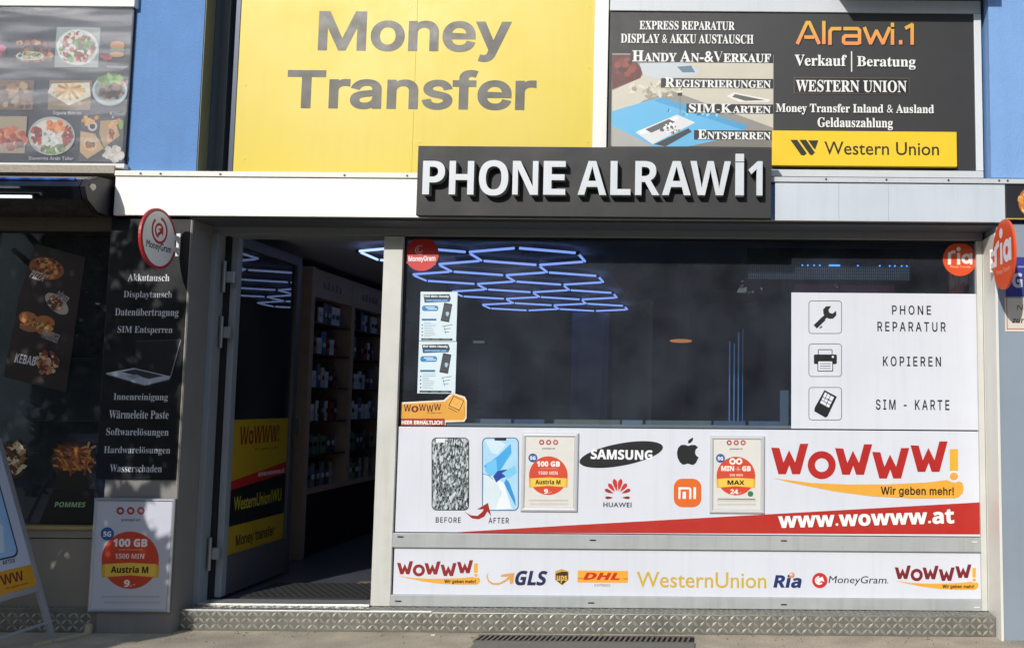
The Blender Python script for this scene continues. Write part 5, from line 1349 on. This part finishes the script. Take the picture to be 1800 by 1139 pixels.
ks.prism([(e0.x, e0.y - .012, .001), (e1.x, e1.y - .012, .001), (e1.x, e1.y + .012, .001), (e0.x, e0.y + .012, .001)], (0, 0, .018), mat('b8ac90', .6)).box((e1.x - .02, e1.y - .01, .001), (e1.x + .012, e1.y + .012, .06), mat('b8ac90', .6))
ks.build('sunlit_sliver_strip', None, 0, label='thin cream strip standing in for a sliver of sunlight beside the folding board', category='rail')

# ================================================================== street behind the viewer: what the glass mirrors and what shades the pier
LEAF = [mat('3c5a22', .6), mat('4c6c2a', .6), mat('2f4a1c', .6)]
BARK = mat('4a4036', .9, var=.2, bump=.5)
def tree(x, y, h, crown, leaves, label, seed, group):
    t = thing('street_tree', (x, y, 0), label, 'tree', group); R = random.Random(seed)
    b = MB(); b.tube((x, y, 0), (x + .1, y, h * .45), .17, BARK, 10, .12)
    for k in range(6):
        a = k * 1.05 + R.uniform(-.3, .3); l = R.uniform(.25, .5) * crown[0]
        b.tube((x + .1, y, h * .42), (x + .1 + l * math.cos(a), y + l * math.sin(a), h * R.uniform(.6, .85)), .07, BARK, 7, .02)
    b.build('trunk', t); c = MB()
    for p, s_ in leaves:
        a = Vector((R.uniform(-1, 1), R.uniform(-1, 1), R.uniform(-1, 1))).normalized(); q = a.orthogonal().normalized() * s_; r_ = a.cross(q) * .7
        c.face([p - q, p + r_ * .6, p + q, p - r_ * .6], LEAF[R.randrange(3)])
    c.build('crown', t, 0, kind='stuff'); return t
R = random.Random(99); lv = []
gaps = [((300, 470), 15, 17), ((312, 500), 10, 14), ((315, 405), 16, 12), ((240, 487), 12, 6), ((234, 846), 11, 6), ((296, 905), 8, 26), ((303, 870), 10, 10), ((268, 485), 10, 4)]  # crown shaped along sun rays; gaps let lit spots fall on the pier
gw = wall(-.25); gaps = [(gw.st(*c), rx / 225, rz / 235) for c, rx, rz in gaps] + [((-3.165, 2.18), .17, .17)]
while len(lv) < 6500:
    xs_, z_ = R.uniform(-5.0, -3.02), (R.uniform(-.75, 2.46) if R.random() < .75 else R.uniform(-.8, .3))
    edge = -3.115 + .03 * math.sin(z_ * 7) + .03 * math.sin(z_ * 17 + 1)
    if z_ > .1: edge = min(edge, -3.12)
    if xs_ > edge - .06: continue
    if z_ > 2.40 + .03 * math.sin(xs_ * 11) and xs_ > -3.66: continue
    s_ = R.uniform(.06, .12)
    if any(((xs_ - c[0]) / (rx + s_ * .55)) ** 2 + ((z_ - c[1]) / (rz + s_ * .55)) ** 2 < 1 for c, rx, rz in gaps): continue
    k = R.uniform(2.3, 3.3)
    lv.append((Vector((xs_ - SR * k, -.25 - k, z_ + SD * k)), s_))
tree(-5.4, -3.0, 4.2, (2.2, 2.2), lv, 'leafy street tree on the pavement to the left of the viewer, shading the grey pier', 1, 'street trees opposite the shop')
def blob_leaves(cx, cy, cz, rx, rz, n, seed, size=.28):
    R = random.Random(seed); out = []
    cl = [(Vector((cx + R.uniform(-.7, .7) * rx, cy + R.uniform(-.7, .7) * rx, cz + R.uniform(-.7, .7) * rz)), R.uniform(.3, .5) * rx) for _ in range(14)]
    for i in range(n):
        c, r_ = cl[R.randrange(14)]; v = Vector((R.gauss(0, 1), R.gauss(0, 1), R.gauss(0, 1))).normalized() * r_ * R.uniform(.6, 1.05); v.z *= rz / rx
        out.append((c + v, size * R.uniform(.6, 1.2)))
    return out
for i, (x, y) in enumerate(((1.2, -17.5), (4.6, -18.4), (9.5, -17.5), (-12, -18.2), (-2.6, -17.2), (7.0, -17.9), (-.5, -16.8))):
    tree(x, y, 8.5, (2.6, 2.6), blob_leaves(x, y, 6.2, 2.6, 2.4, 5200, 10 + i), ['round leafy tree across the street facing the shop window', 'tree across the street facing the right pier', 'tree across the street rightmost of the row', 'tree across the street far to the left', 'tree across the street just left of the window axis', 'second tree from the right across the street', 'tree standing closest to the road across the street'][i], 20 + i, 'street trees opposite the shop')
ob = thing('opposite_house', (0, -24, 0), 'plain plastered house across the street behind the viewer', 'building')
bx('wall', ob, (-34, -26, 0), (-2, -24, 11.5), mat('cfc8b8', .8, var=.1, scale=1)); bx('roof', ob, (-34.3, -26.3, 11.5), (-1.7, -23.6, 11.9), mat('4c3a34', .8))
fh = thing('distant_house', (16, -46, 0), 'low pale house far behind the trees across the street', 'building')
bx('wall', fh, (-4, -50, 0), (40, -46, 7.0), mat('6a665c', .8, var=.1, scale=1)); bx('roof', fh, (-4.4, -50.4, 7.0), (40.4, -45.6, 7.5), mat('5c4238', .8))
PANE = mat('1c242c', .1)
for r_ in range(3):
    for k in range(9):
        x = -31 + k * 3.2; z = 1.2 + r_ * 3.5
        w0 = bx('window', ob, (x, -23.98, z), (x + 1.3, -23.93, z + 1.9), mat('b8b4a8', .6)); bx('pane', w0, (x + .1, -23.93, z + .1), (x + 1.2, -23.92, z + 1.8), PANE)
